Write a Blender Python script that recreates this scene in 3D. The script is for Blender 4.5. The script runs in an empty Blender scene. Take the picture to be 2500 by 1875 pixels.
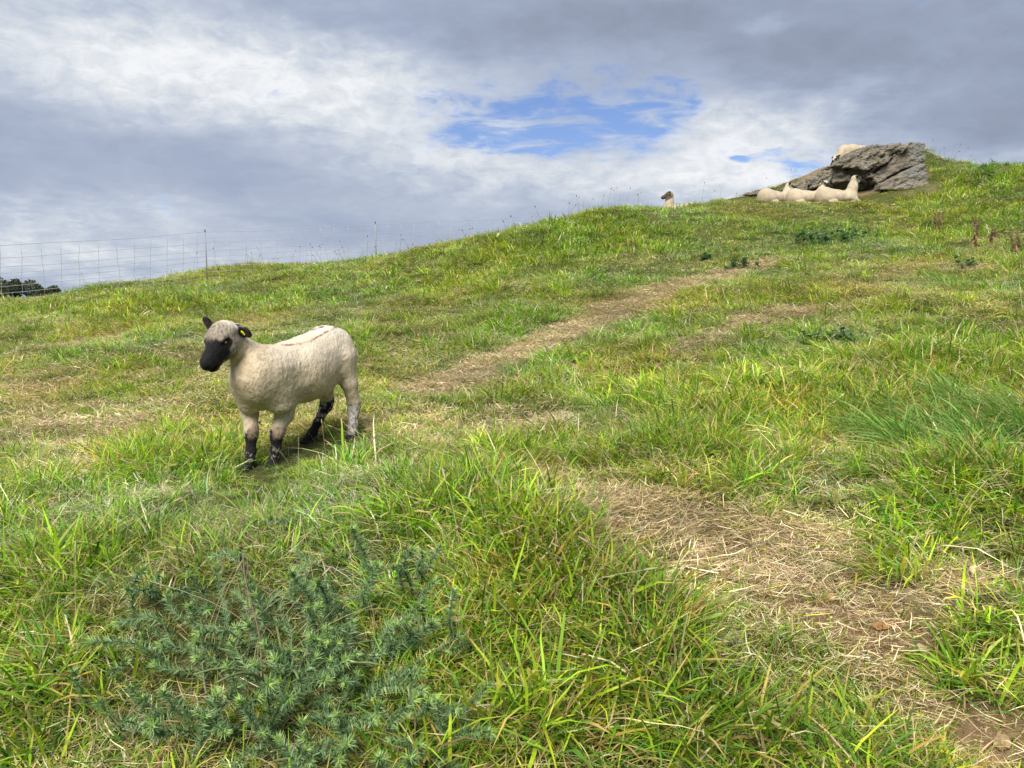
import bpy, math, random
import numpy as np
from mathutils import Vector, Matrix

random.seed(7)
rng = np.random.default_rng(7)
SC = bpy.context.scene
COL = SC.collection

# ------------------------------------------------------------------ camera
EYE = np.array([0.0, 0.0, 1.6])
TILT = math.radians(6.27)
FPX, CX, CY = 1888.0, 1250.0, 937.5
cam_d = bpy.data.cameras.new('camera')
cam_d.sensor_width = 36.0
cam_d.lens = 36.0 * FPX / 2500.0
cam_d.clip_start = 0.05
cam_d.clip_end = 6000.0
cam = bpy.data.objects.new('camera', cam_d)
COL.objects.link(cam)
cam.location = EYE
cam.rotation_euler = (math.pi / 2 - TILT, 0, 0)
SC.camera = cam

# ------------------------------------------------------------------ exposure
EXPO = 2.34
SC.view_settings.view_transform = 'Standard'
SC.view_settings.look = 'None'
SC.view_settings.gamma = 1.0
SC.view_settings.use_curve_mapping = False
SC.view_settings.exposure = EXPO
M_EXP = 2.0 ** EXPO
SC.cycles.max_bounces = 5
SC.cycles.diffuse_bounces = 2
SC.cycles.glossy_bounces = 1
SC.cycles.transmission_bounces = 3
SC.cycles.caustics_reflective = False
SC.cycles.caustics_refractive = False

# ------------------------------------------------------------------ sun
SUN_EL, SUN_AZ = math.radians(52), math.radians(-158)   # azimuth from +Y towards +X: behind the left shoulder
sun_d = bpy.data.lights.new('sun', 'SUN')
sun_d.energy = 1.5
sun_d.angle = math.radians(40)
sun_d.color = (1.0, 0.955, 0.88)
sun = bpy.data.objects.new('sun', sun_d)
COL.objects.link(sun)
sdir = Vector((math.cos(SUN_EL) * math.sin(SUN_AZ), math.cos(SUN_EL) * math.cos(SUN_AZ), math.sin(SUN_EL)))
sun.rotation_euler = (-sdir).to_track_quat('-Z', 'Y').to_euler()
sun.location = (-20, -10, 40)


def pix_dir(u, v):
    a, b = (u - CX) / FPX, (CY - v) / FPX
    d = np.array([a, math.cos(TILT) + b * math.sin(TILT), -math.sin(TILT) + b * math.cos(TILT)])
    return d


def P(u, v, D):
    """the world point at depth D (metres along +Y) seen in direction (u, v)"""
    d = pix_dir(u, v)
    return EYE + d * (D / d[1])


def proj(p):
    q = np.asarray(p) - EYE
    f = q[..., 1] * math.cos(TILT) - q[..., 2] * math.sin(TILT)
    up = q[..., 1] * math.sin(TILT) + q[..., 2] * math.cos(TILT)
    return CX + FPX * q[..., 0] / f, CY - FPX * up / f


# ------------------------------------------------------------------ world: cloudy sky with a blue gap
world = bpy.data.worlds.new('World')
SC.world = world
world.use_nodes = True
wt = world.node_tree
wt.nodes.clear()
WN, WL = wt.nodes, wt.links


def wmath(op, a, b=None, c=None, clamp=False):
    n = WN.new('ShaderNodeMath')
    n.operation = op
    n.use_clamp = clamp
    for i, s in enumerate((a, b, c)):
        if s is None:
            continue
        if isinstance(s, (int, float)):
            n.inputs[i].default_value = s
        else:
            WL.new(s, n.inputs[i])
    return n.outputs[0]


def wmaprange(x, a, b, c, d, smooth=True):
    n = WN.new('ShaderNodeMapRange')
    n.interpolation_type = 'SMOOTHSTEP' if smooth else 'LINEAR'
    WL.new(x, n.inputs['Value'])
    for k, v in (('From Min', a), ('From Max', b), ('To Min', c), ('To Max', d)):
        n.inputs[k].default_value = v
    return n.outputs['Result']


def wmix(f, a, b):
    n = WN.new('ShaderNodeMix')
    n.data_type = 'RGBA'
    n.inputs[0].default_value = 0.5
    if isinstance(f, (int, float)):
        n.inputs[0].default_value = f
    else:
        WL.new(f, n.inputs[0])
    for s, i in ((a, 6), (b, 7)):
        if isinstance(s, tuple):
            n.inputs[i].default_value = (*s, 1)
        else:
            WL.new(s, n.inputs[i])
    return n.outputs[2]


def wnoise(vec, scale, detail=6.0, rough=0.55, dist=0.0):
    n = WN.new('ShaderNodeTexNoise')
    WL.new(vec, n.inputs['Vector'])
    n.inputs['Scale'].default_value = scale
    n.inputs['Detail'].default_value = detail
    n.inputs['Roughness'].default_value = rough
    n.inputs['Distortion'].default_value = dist
    return n


def lin(*c):
    return tuple((x / 255 / 12.92) if x / 255 <= 0.04045 else ((x / 255 + 0.055) / 1.055) ** 2.4 for x in c)


SKY_STR = 0.1
tc = WN.new('ShaderNodeTexCoord')
sep = WN.new('ShaderNodeSeparateXYZ')
WL.new(tc.outputs['Generated'], sep.inputs[0])
X, Y, Z = sep.outputs
az = wmath('ARCTAN2', X, Y)
el = wmath('ARCSINE', Z)
# the cloud sheet seen in perspective: direction / height
zz = wmath('ADD', wmath('MAXIMUM', Z, 0.0), 0.16)
comb = WN.new('ShaderNodeCombineXYZ')
WL.new(wmath('DIVIDE', X, zz), comb.inputs[0])
WL.new(wmath('DIVIDE', Y, zz), comb.inputs[1])
sheet = comb.outputs[0]
warp = wnoise(sheet, 1.6, 5, 0.6)
warp2 = wnoise(sheet, 7.0, 4, 0.6)
wsep = WN.new('ShaderNodeSeparateColor')
WL.new(warp.outputs['Color'], wsep.inputs[0])
wsep2 = WN.new('ShaderNodeSeparateColor')
WL.new(warp2.outputs['Color'], wsep2.inputs[0])
azw = wmath('MULTIPLY_ADD', wsep.outputs[0], 0.26, wmath('ADD', az, -0.13))
azw = wmath('MULTIPLY_ADD', wsep2.outputs[0], 0.09, wmath('ADD', azw, -0.045))
elw = wmath('MULTIPLY_ADD', wsep.outputs[1], 0.075, wmath('ADD', el, -0.0375))
elw = wmath('MULTIPLY_ADD', wsep2.outputs[1], 0.045, wmath('ADD', elw, -0.0225))
c2 = WN.new('ShaderNodeCombineXYZ')
WL.new(azw, c2.inputs[0])
WL.new(elw, c2.inputs[1])
AE = c2.outputs[0]


def gauss_sum(blobs):
    acc = None
    for (u, v, ru, rv, w) in blobs:
        d = pix_dir(u, v)
        d = d / np.linalg.norm(d)
        a0, e0 = math.atan2(d[0], d[1]), math.asin(d[2])
        ia, ie = FPX / ru, FPX / rv
        m = WN.new('ShaderNodeVectorMath')
        m.operation = 'MULTIPLY_ADD'
        WL.new(AE, m.inputs[0])
        m.inputs[1].default_value = (ia, ie, 0)
        m.inputs[2].default_value = (-a0 * ia, -e0 * ie, 0)
        dt = WN.new('ShaderNodeVectorMath')
        dt.operation = 'DOT_PRODUCT'
        WL.new(m.outputs[0], dt.inputs[0])
        WL.new(m.outputs[0], dt.inputs[1])
        g = wmath('POWER', 0.367879, dt.outputs['Value'])
        acc = wmath('MULTIPLY', g, w) if acc is None else wmath('MULTIPLY_ADD', g, w, acc)
    return acc


lum_blobs = [  # bright and dark cloud masses (u, v, ru, rv, weight)
    (640, 175, 400, 95, .32), (260, 170, 360, 90, .20), (900, 150, 170, 80, .12), (120, 40, 420, 110, .20),
    (960, 300, 240, 85, .20), (1120, 380, 260, 60, .20), (1500, 440, 420, 70, .24), (1820, 300, 230, 90, .32),
    (1950, 300, 150, 80, .14), (1800, 400, 260, 60, .22), (1900, 470, 300, 60, .2), (2080, 240, 140, 60, .08), (120, 610, 330, 70, .24),
    (520, 640, 420, 40, .16), (350, 545, 300, 40, .12), (1000, 520, 400, 50, .05), (1300, 290, 420, 130, .14),
    (450, 350, 520, 70, -.03), (1250, 90, 420, 70, -.10), (1900, 120, 420, 120, -.12),
    (2350, 160, 300, 240, -.13), (2300, 310, 200, 80, -.05), (1080, 20, 300, 60, -.06), (1700, 20, 500, 70, -.08),
    (2450, 390, 160, 30, .2), (1880, 50, 60, 25, .2), (700, 50, 40, 20, .16),
]
hole_blobs = [(1360, 310, 250, 52, 1.15), (1180, 335, 150, 40, .6), (1520, 290, 150, 42, .55), (1440, 215, 200, 36, .62),
              (1110, 240, 80, 25, .5), (1865, 385, 80, 22, 1.25), (1980, 415, 70, 16, 1.0), (1290, 360, 170, 28, .35)]
lum = gauss_sum(lum_blobs)
hole = gauss_sum(hole_blobs)
n_big = wnoise(sheet, 1.1, 7, 0.58, 0.3)
c3 = WN.new('ShaderNodeCombineXYZ')
WL.new(wmath('MULTIPLY_ADD', wsep.outputs[2], 0.10, az), c3.inputs[0])
WL.new(wmath('MULTIPLY', wmath('MULTIPLY_ADD', wsep2.outputs[2], 0.03, el), 2.1), c3.inputs[1])
n_mid = wnoise(c3.outputs[0], 6.5, 8, 0.60, 0.25)
n_fine = wnoise(c3.outputs[0], 24.0, 7, 0.62, 0.35)
base = wmath('MULTIPLY_ADD', n_big.outputs['Fac'], 0.22, 0.42 - 0.11)
base = wmath('MULTIPLY_ADD', n_mid.outputs['Fac'], 0.42, wmath('ADD', base, -0.21))
L0 = wmath('ADD', base, lum)
# small puffs show where the cloud is thin and bright
puff = wmath('MULTIPLY', wmath('SUBTRACT', n_fine.outputs['Fac'], 0.5), wmaprange(L0, 0.42, 0.74, 0.10, 0.80))
L1 = wmath('ADD', L0, puff)
ramp = WN.new('ShaderNodeValToRGB')
WL.new(L1, ramp.inputs[0])
cr = ramp.color_ramp
stops = [(0.0, lin(120, 130, 152)), (0.22, lin(146, 157, 178)), (0.40, lin(166, 178, 201)),
         (0.58, lin(190, 200, 217)), (0.78, lin(216, 222, 230)), (1.0, lin(244, 246, 249))]
cr.elements[0].position, cr.elements[1].position = stops[0][0], stops[-1][0]
for p, c in stops[1:-1]:
    cr.elements.new(p)
for e, (p, c) in zip(cr.elements, stops):
    e.position = p
    e.color = (*c, 1)
nish = WN.new('ShaderNodeTexSky')
nish.sky_type = 'NISHITA'
nish.sun_disc = False
nish.sun_elevation = SUN_EL
nish.sun_rotation = SUN_AZ
nish.ozone_density = 2.2
nish.dust_density = 0.4
blue = WN.new('ShaderNodeMix')
blue.data_type = 'RGBA'
blue.blend_type = 'MULTIPLY'
blue.inputs[0].default_value = 1.0
WL.new(nish.outputs[0], blue.inputs[6])
blue.inputs[7].default_value = tuple(q * 2.0 / M_EXP for q in (0.50, 0.52, 0.66)) + (1,)
cloud_s = WN.new('ShaderNodeVectorMath')
cloud_s.operation = 'SCALE'
WL.new(ramp.outputs[0], cloud_s.inputs[0])
cloud_s.inputs['Scale'].default_value = 1.0 / (M_EXP * SKY_STR)
h1 = wmath('MULTIPLY_ADD', n_fine.outputs['Fac'], 1.5, wmath('ADD', hole, -0.75))
h1 = wmath('MULTIPLY_ADD', n_mid.outputs['Fac'], 1.7, wmath('ADD', h1, -0.85))
veil_n = WN.new('ShaderNodeMapping')
WL.new(sheet, veil_n.inputs[0])
veil_n.inputs['Scale'].default_value = (4.0, 7.0, 1.0)
veil_n.inputs['Rotation'].default_value = (0, 0, 0.25)
n_veil = wnoise(veil_n.outputs[0], 1.0, 8, 0.62, 0.5)
veil = wmaprange(n_veil.outputs['Fac'], 0.44, 0.66, 1.0, 0.30)
hmask = wmath('MULTIPLY', wmaprange(h1, 0.22, 1.02, 0.0, 1.0), veil)
final = wmix(hmask, cloud_s.outputs[0], blue.outputs[2])
bg = WN.new('ShaderNodeBackground')
bg.inputs['Strength'].default_value = SKY_STR
WL.new(final, bg.inputs['Color'])
wo = WN.new('ShaderNodeOutputWorld')
WL.new(bg.outputs[0], wo.inputs[0])


# ------------------------------------------------------------------ helpers: noise, terrain
_perm = np.random.default_rng(11).permutation(256)
_perm = np.concatenate([_perm, _perm, _perm])
_g = np.random.default_rng(12).normal(size=(256, 3))
_g /= np.linalg.norm(_g, axis=1, keepdims=True)


def perlin(x, y, z=None):
    x = np.asarray(x, float)
    y = np.asarray(y, float)
    z = np.zeros_like(x) + 0.37 if z is None else np.asarray(z, float)
    xi, yi, zi = np.floor(x).astype(int), np.floor(y).astype(int), np.floor(z).astype(int)
    xf, yf, zf = x - xi, y - yi, z - zi
    fade = lambda t: t * t * t * (t * (t * 6 - 15) + 10)
    u, v, w = fade(xf), fade(yf), fade(zf)
    out = 0
    for dx in (0, 1):
        for dy in (0, 1):
            for dz in (0, 1):
                h = _perm[_perm[_perm[(xi + dx) & 255] + ((yi + dy) & 255)] + ((zi + dz) & 255)]
                g = _g[h]
                dot = g[..., 0] * (xf - dx) + g[..., 1] * (yf - dy) + g[..., 2] * (zf - dz)
                wt_ = (u if dx else 1 - u) * (v if dy else 1 - v) * (w if dz else 1 - w)
                out = out + wt_ * dot
    return out * 1.5


def fbm(x, y, z=None, oct=4, gain=0.5):
    s, a, f = 0, 1.0, 1.0
    for i in range(oct):
        s = s + a * perlin(x * f + 17.3 * i, y * f - 9.1 * i, None if z is None else z * f + 3.7 * i)
        a *= gain
        f *= 2.03
    return s


CTRL = []
for v, row in {
    1875: [(-300, 2.15), (0, 2.1), (600, 1.98), (1250, 2.0), (1900, 2.1), (2500, 2.12), (2800, 2.05)],
    1600: [(-300, 2.6), (0, 2.5), (600, 2.42), (1250, 2.42), (1900, 2.6), (2500, 2.52), (2800, 2.4)],
    1400: [(-300, 3.1), (0, 3.0), (600, 2.92), (1250, 2.88), (1900, 3.1), (2500, 2.9), (2800, 2.8)],
    1250: [(-300, 3.9), (0, 3.8), (600, 3.7), (1250, 3.5), (1900, 3.6), (2500, 3.3), (2800, 3.2)],
    1138: [(-300, 5.0), (0, 4.9), (640, 4.6), (1250, 4.4), (1900, 4.3), (2500, 3.9), (2800, 3.7)],
    1073: [(0, 5.6), (805, 5.02), (1250, 5.0), (1900, 4.85), (2500, 4.4)],
    1000: [(-300, 6.7), (0, 6.5), (640, 6.1), (1250, 5.9), (1900, 5.6), (2500, 5.0), (2800, 4.7)],
    900: [(-300, 8.5), (0, 8.3), (640, 7.9), (1250, 7.4), (1900, 6.8), (2500, 6.0), (2800, 5.6)],
    800: [(-300, 10.4), (0, 10.5), (640, 10.0), (1250, 9.3), (1900, 8.4), (2500, 7.3), (2800, 6.8)],
    736: [(0, 12.6)],
    727: [(-300, 12.2), (-40, 13.5)],
    715: [(60, 14.0)],
    720: [(640, 12.8), (380, 13.4)],
    707: [(130, 14.6)],
    700: [(1250, 11.3), (1900, 10.3), (2500, 9.0), (2800, 8.2)],
    679: [(270, 15.6)],
    675: [(512, 16.5)],
    647: [(500, 18.0)],
    641: [(600, 17.6)],
    642: [(700, 16.3), (1250, 12.6)],
    630: [(930, 14.4)],
    620: [(1900, 12.3)],
    612: [(1050, 14.2)],
    578: [(1240, 14.4)],
    600: [(2500, 11.5)],
    560: [(1650, 14.5)],
    543: [(1370, 15.0)],
    550: [(1900, 14.9)],
    508: [(1470, 16.0)],
    496: [(1560, 16.8), (1650, 17.0)],
    490: [(1760, 17.4), (1900, 17.5)],
    500: [(2500, 14.0), (2800, 13.0)],
    470: [(2150, 17.75)],
    540: [(2150, 15.2)],
    395: [(2500, 17.0), (2800, 16.4)],
    392: [(2400, 17.6)],
    390: [(2310, 18.2)],
    460: [(2300, 17.3)],
}.items():
    for u, D in row:
        p = P(u, v, D)
        CTRL.append((p[0], p[1], p[2] - (.03 if (u > 1700 and 430 < v < 500 and D > 17) else .15 if D > 11.5 else .03) - (.08 if v < 400 else 0)))
E = 1.6
CTRL += [  # beyond the ridge and round the viewer
    (-3.2, 18.4, E + .78), (0.0, 20.0, E + 1.08), (3.3, 21.5, E + 1.4), (4.2, 19.2, E + 1.75), (8, 21, E + 2.2), (13, 21, E + 2.6),
    (-6.6, 20, E + .62), (-10, 17, E - .25), (-13, 15, E - .5), (-15, 20, E - 1.1), (-9, 25, E - .6), (-2, 26, E + .2), (5, 27, E + .6),
    (12, 27, E + 1.4), (17, 22, E + 2.9), (20, 17, E + 3.2), (20, 27, E + 1.8),
    (0, 0, 0.02), (-4, 0, -.05), (4, 0, .2), (0, 1.0, .12), (-2, 1, .08), (2, 1, .18), (0, -4, -.7), (-8, -4, -.9), (8, -4, -.2), (-9, 3, .15), (9, 3, .85),
    (-14, 8, .3), (14, 8, 1.9), (-20, 0, -.6), (20, 0, 1.2), (-20, 12, -.3), (-20, 27, -2.2),
]
CTRL = np.array(CTRL)


def _tps_fit(c, lam=0.02):
    xy, z = c[:, :2], c[:, 2]
    n = len(c)
    d2 = ((xy[:, None] - xy[None]) ** 2).sum(-1)
    K = 0.5 * d2 * np.log(d2 + 1e-9) + lam * np.eye(n)
    Pm = np.c_[np.ones(n), xy]
    A = np.zeros((n + 3, n + 3))
    A[:n, :n], A[:n, n:], A[n:, :n] = K, Pm, Pm.T
    return np.linalg.solve(A, np.r_[z, 0, 0, 0])


_W = _tps_fit(CTRL)


def _tps(x, y):
    out = np.empty(x.size)
    xf, yf = x.ravel(), y.ravel()
    for i in range(0, x.size, 40000):
        xs, ys = xf[i:i + 40000], yf[i:i + 40000]
        d2 = (xs[:, None] - CTRL[None, :, 0]) ** 2 + (ys[:, None] - CTRL[None, :, 1]) ** 2
        out[i:i + 40000] = (0.5 * d2 * np.log(d2 + 1e-9)) @ _W[:-3] + _W[-3] + _W[-2] * xs + _W[-1] * ys
    return out.reshape(x.shape)


FAR_R = [0, 26, 40, 100, 200, 300, 420, 800, 4000]
FAR_Z = [1.6, 0.6, -2.0, -9.0, -6.0, 2.0, 2.6, 1.0, 1.0]
# the earth bank that the outcrop is set in: crest height above the hillside, by x
_bx = [P(u, 400, 18.3)[0] for u in (1760, 1850, 1920, 2000, 2080, 2150, 2262, 2300, 2360)]
_bh = [0.0] * 9   # set from the crest once the hillside is known


def smooth01(t):
    t = np.clip(t, 0, 1)
    return t * t * (3 - 2 * t)


def bank(x, y):
    return np.interp(x, _bx, _bh, left=0, right=0) * smooth01((y - 18.6) / .6) * smooth01((22.8 - y) / 2.5)


_crest = [P(u, v, 19.25) for u, v in ((1760, 490), (1850, 463), (1920, 443), (2000, 409), (2080, 376), (2150, 360), (2262, 362), (2300, 388), (2360, 394))]
_bh = [max(0.0, c[2] - .05 - float(_tps(np.array([c[0]]), np.array([c[1]]))[0])) for c in _crest]
_bx = [c[0] for c in _crest]


def ground_macro(x, y):
    x, y = np.asarray(x, float), np.asarray(y, float)
    cx_, cy_ = np.clip(x, -20, 20), np.clip(y, -5, 27)
    z = _tps(cx_, cy_) + bank(x, y)
    r = np.hypot(x, y)
    zf = np.interp(r, FAR_R, FAR_Z)
    outside = np.hypot(x - cx_, y - cy_)
    k = smooth01(np.maximum(outside / 14.0, (r - 24) / 14.0))
    return z * (1 - k) + zf * k


HUMPS = []   # filled once pixel hits can be made: (x, y, r, h)


def ground_z(x, y):
    x, y = np.asarray(x, float), np.asarray(y, float)
    z = ground_macro(x, y)
    near = smooth01((26 - np.hypot(x, y)) / 6)
    tuss = fbm(x * 1.5, y * 1.5, oct=3) * 0.055 + np.maximum(0, perlin(x * .7 + 5, y * .7 + 2)) * 0.06
    z = z + tuss * near
    for hx, hy, hr, hh in HUMPS:
        z = z + hh * np.exp(-((x - hx) ** 2 + (y - hy) ** 2) / hr ** 2)
    return z


def hit(u, v, fn=None):
    fn = fn or ground_z
    d = pix_dir(u, v)
    Ds = np.arange(1.2, 30, .01)
    pts = EYE[None] + d[None] * (Ds / d[1])[:, None]
    g = fn(pts[:, 0], pts[:, 1])
    b = np.nonzero(pts[:, 2] < g)[0]
    i = b[0] if len(b) else len(Ds) - 1
    return pts[i]


def hump_at(u, v, ru, h):
    p = hit(u, v, ground_macro)
    HUMPS.append((p[0], p[1], ru / FPX * p[1], h))


_h = []
for a in [(1080, 1230, 190, .10), (1330, 1330, 200, .10), (1560, 1560, 220, .10), (950, 1330, 150, .05), (2380, 1200, 170, .13),
          (1700, 1120, 220, .08), (2330, 1020, 160, .09), (2420, 1500, 120, .08), (2080, 1420, 90, -.05), (2250, 1600, 110, -.07), (2420, 1830, 130, -.10),
          (1780, 1330, 160, -.05), (400, 745, 130, .10), (1180, 600, 60, .1), (1330, 570, 70, .12), (1480, 525, 70, .05),
          (640, 700, 120, .08), (1700, 850, 130, .07), (2100, 900, 200, .08), (2300, 760, 150, .1)]:
    p = hit(a[0], a[1], ground_macro)
    _h.append((p[0], p[1], a[2] / FPX * p[1], a[3]))
HUMPS.extend(_h)


# ------------------------------------------------------------------ materials
def new_mat(name):
    m = bpy.data.materials.new(name)
    m.use_nodes = True
    m.node_tree.nodes.clear()
    return m, m.node_tree.nodes, m.node_tree.links


def nd(N, t, **kw):
    n = N.new(t)
    for k, v in kw.items():
        if k in ('operation', 'data_type', 'blend_type', 'attribute_name', 'attribute_type', 'feature', 'interpolation_type', 'use_clamp'):
            setattr(n, k, v)
        else:
            n.inputs[k.replace('_', ' ')].default_value = v
    return n


def mixc(N, L, f, a, b, blend='MIX'):
    n = N.new('ShaderNodeMix')
    n.data_type = 'RGBA'
    n.blend_type = blend
    for s, i in ((f, 0), (a, 6), (b, 7)):
        if isinstance(s, tuple):
            n.inputs[i].default_value = (*s, 1) if len(s) == 3 else s
        elif isinstance(s, (int, float)):
            n.inputs[i].default_value = s
        else:
            L.new(s, n.inputs[i])
    return n.outputs[2]


def noise(N, L, vec, scale, detail=4, rough=.55, dist=0.0):
    n = N.new('ShaderNodeTexNoise')
    L.new(vec, n.inputs['Vector'])
    n.inputs['Scale'].default_value = scale
    n.inputs['Detail'].default_value = detail
    n.inputs['Roughness'].default_value = rough
    n.inputs['Distortion'].default_value = dist
    return n.outputs['Fac']


def rampf(N, L, f, stops):
    r = N.new('ShaderNodeValToRGB')
    L.new(f, r.inputs[0])
    e = r.color_ramp.elements
    while len(e) < len(stops):
        e.new(.5)
    for el_, (p, c) in zip(e, stops):
        el_.position = p
        el_.color = (*c, 1) if isinstance(c, tuple) else (c, c, c, 1)
    return r.outputs[0]


def principled(N, L, col, rough=.7, spec=.3, bump=None, strength=.5, dist=.01):
    b = N.new('ShaderNodeBsdfPrincipled')
    if isinstance(col, tuple):
        b.inputs['Base Color'].default_value = (*col, 1)
    else:
        L.new(col, b.inputs['Base Color'])
    b.inputs['Roughness'].default_value = rough
    b.inputs['Specular IOR Level'].default_value = spec
    if bump is not None:
        bn = N.new('ShaderNodeBump')
        bn.inputs['Strength'].default_value = strength
        bn.inputs['Distance'].default_value = dist
        L.new(bump, bn.inputs['Height'])
        L.new(bn.outputs[0], b.inputs['Normal'])
    return b


def out(N, L, sh):
    o = N.new('ShaderNodeOutputMaterial')
    L.new(sh, o.inputs[0])


def simple_mat(name, col, rough=.7, spec=.3, var=.25, scale=30, bump=0.3):
    m, N, L = new_mat(name)
    t = N.new('ShaderNodeTexCoord')
    n = noise(N, L, t.outputs['Object'], scale, 5)
    c = rampf(N, L, n, [(.3, tuple(x * (1 - var) for x in col)), (.7, tuple(min(1, x * (1 + var)) for x in col))])
    out(N, L, principled(N, L, c, rough, spec, n, bump).outputs[0])
    return m


# blades: colour per blade (mesh attribute) x tint per tuft (instance attribute)
def blade_mat(name, transl=.35, rough=.5, spec=.35, tint=True):
    m, N, L = new_mat(name)
    a = nd(N, 'ShaderNodeAttribute', attribute_name='col')
    c = a.outputs['Color']
    if tint:
        b = nd(N, 'ShaderNodeAttribute', attribute_name='tint', attribute_type='INSTANCER')
        c = mixc(N, L, 1.0, c, b.outputs['Color'], 'MULTIPLY')
    p = principled(N, L, c, rough, spec)
    tr = N.new('ShaderNodeBsdfTranslucent')
    hs = N.new('ShaderNodeHueSaturation')
    L.new(c, hs.inputs['Color'])
    hs.inputs['Saturation'].default_value = 1.12
    hs.inputs['Value'].default_value = 1.15
    L.new(hs.outputs[0], tr.inputs['Color'])
    mx = N.new('ShaderNodeMixShader')
    mx.inputs[0].default_value = transl
    L.new(p.outputs[0], mx.inputs[1])
    L.new(tr.outputs[0], mx.inputs[2])
    out(N, L, mx.outputs[0])
    return m


MAT_BLADE = blade_mat('grass_blade', .38, .6, .18)
MAT_STRAW = blade_mat('dry_straw', .2, .7, .15)
MAT_PLANT = blade_mat('plant_leaf', .3, .5, .3, tint=False)

# ground: thatch, short green, bare earth by the 'soil' attribute
mg, N, L = new_mat('pasture_soil')
t = N.new('ShaderNodeTexCoord')
at = nd(N, 'ShaderNodeAttribute', attribute_name='soil')
n1 = noise(N, L, t.outputs['Object'], 3.0, 6, .6)
n2 = noise(N, L, t.outputs['Object'], 40.0, 5, .65)
n3 = noise(N, L, t.outputs['Object'], 160.0, 4, .6)
thatch = rampf(N, L, n2, [(.3, (.030, .042, .010)), (.5, (.070, .085, .022)), (.72, (.19, .17, .08))])
earth = rampf(N, L, n2, [(.25, (.14, .088, .045)), (.5, (.26, .175, .095)), (.75, (.37, .27, .165))])
earth = mixc(N, L, rampf(N, L, n3, [(.55, 0.0), (.75, .6)]), earth, (.36, .27, .17))
far_g = rampf(N, L, n1, [(.3, (.07, .10, .02)), (.7, (.14, .17, .04))])
c0 = mixc(N, L, at.outputs['Fac'], thatch, earth)
sepc = N.new('ShaderNodeSeparateColor')
L.new(at.outputs['Color'], sepc.inputs[0])
litter = rampf(N, L, n3, [(.35, (.16, .115, .065)), (.5, (.34, .265, .165)), (.65, (.52, .43, .29))])
thatch = mixc(N, L, sepc.outputs[2], thatch, litter)
c0 = mixc(N, L, sepc.outputs[0], thatch, earth)
c0 = mixc(N, L, sepc.outputs[1], c0, far_g)
hb = N.new('ShaderNodeMath')
hb.operation = 'ADD'
L.new(n2, hb.inputs[0])
L.new(n3, hb.inputs[1])
out(N, L, principled(N, L, c0, .95, .1, hb.outputs[0], .9, .02).outputs[0])
MAT_GROUND = mg

# wool: painted coat colour, fine shear cracks
def wool_mat(name, crack=62.0, strength=.5, amount=.6):
    m, N, L = new_mat(name)
    t = N.new('ShaderNodeTexCoord')
    a = nd(N, 'ShaderNodeAttribute', attribute_name='coat')
    mp = N.new('ShaderNodeMapping')
    L.new(t.outputs['Object'], mp.inputs[0])
    mp.inputs['Scale'].default_value = (1.0, 1.0, .38)
    dn = N.new('ShaderNodeTexNoise')
    L.new(t.outputs['Object'], dn.inputs['Vector'])
    dn.inputs['Scale'].default_value = 14
    dn.inputs['Detail'].default_value = 3
    addv = N.new('ShaderNodeVectorMath')
    addv.operation = 'MULTIPLY_ADD'
    L.new(dn.outputs['Color'], addv.inputs[0])
    addv.inputs[1].default_value = (.06, .06, .06)
    L.new(mp.outputs[0], addv.inputs[2])
    fold = N.new('ShaderNodeTexNoise')
    L.new(addv.outputs[0], fold.inputs['Vector'])
    fold.inputs['Scale'].default_value = crack
    fold.inputs['Detail'].default_value = 3.0
    fold.inputs['Roughness'].default_value = .5
    fs = N.new('ShaderNodeMath')
    fs.operation = 'SUBTRACT'
    L.new(fold.outputs['Fac'], fs.inputs[0])
    fs.inputs[1].default_value = .5
    fa = N.new('ShaderNodeMath')
    fa.operation = 'ABSOLUTE'
    L.new(fs.outputs[0], fa.inputs[0])
    ns = noise(N, L, t.outputs['Object'], 220, 4, .7)
    nb = noise(N, L, t.outputs['Object'], 9, 4, .6)
    cr_ = rampf(N, L, fold.outputs['Fac'], [(.36, 0.0), (.56, 1.0)])
    # the cracks show the deeper, greyer wool only where the staple parts
    part = rampf(N, L, nb, [(.40, 1.0), (.62, .35)])
    dark = mixc(N, L, 1.0, a.outputs['Color'], (.50, .44, .36), 'MULTIPLY')
    inv = N.new('ShaderNodeMath')
    inv.operation = 'SUBTRACT'
    inv.inputs[0].default_value = 1.0
    L.new(cr_, inv.inputs[1])
    mu = N.new('ShaderNodeMath')
    mu.operation = 'MULTIPLY'
    L.new(inv.outputs[0], mu.inputs[0])
    L.new(part, mu.inputs[1])
    c = mixc(N, L, mu.outputs[0], a.outputs['Color'], dark)
    am = N.new('ShaderNodeMath')
    am.operation = 'MULTIPLY'
    am.inputs[1].default_value = amount
    L.new(a.outputs['Alpha'], am.inputs[0])
    c = mixc(N, L, am.outputs[0], a.outputs['Color'], c)
    vr = rampf(N, L, nb, [(.3, .88), (.7, 1.08)])
    c = mixc(N, L, 1.0, c, vr, 'MULTIPLY')
    vr2 = rampf(N, L, ns, [(.3, .82), (.7, 1.1)])
    c = mixc(N, L, 1.0, c, vr2, 'MULTIPLY')
    h = N.new('ShaderNodeMath')
    h.operation = 'MULTIPLY_ADD'
    L.new(ns, h.inputs[0])
    h.inputs[1].default_value = .5
    L.new(cr_, h.inputs[2])
    p = principled(N, L, c, .72, .16, h.outputs[0], strength, .006)
    p.inputs['Sheen Weight'].default_value = .05
    p.inputs['Sheen Roughness'].default_value = .6
    out(N, L, p.outputs[0])
    return m


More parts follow.
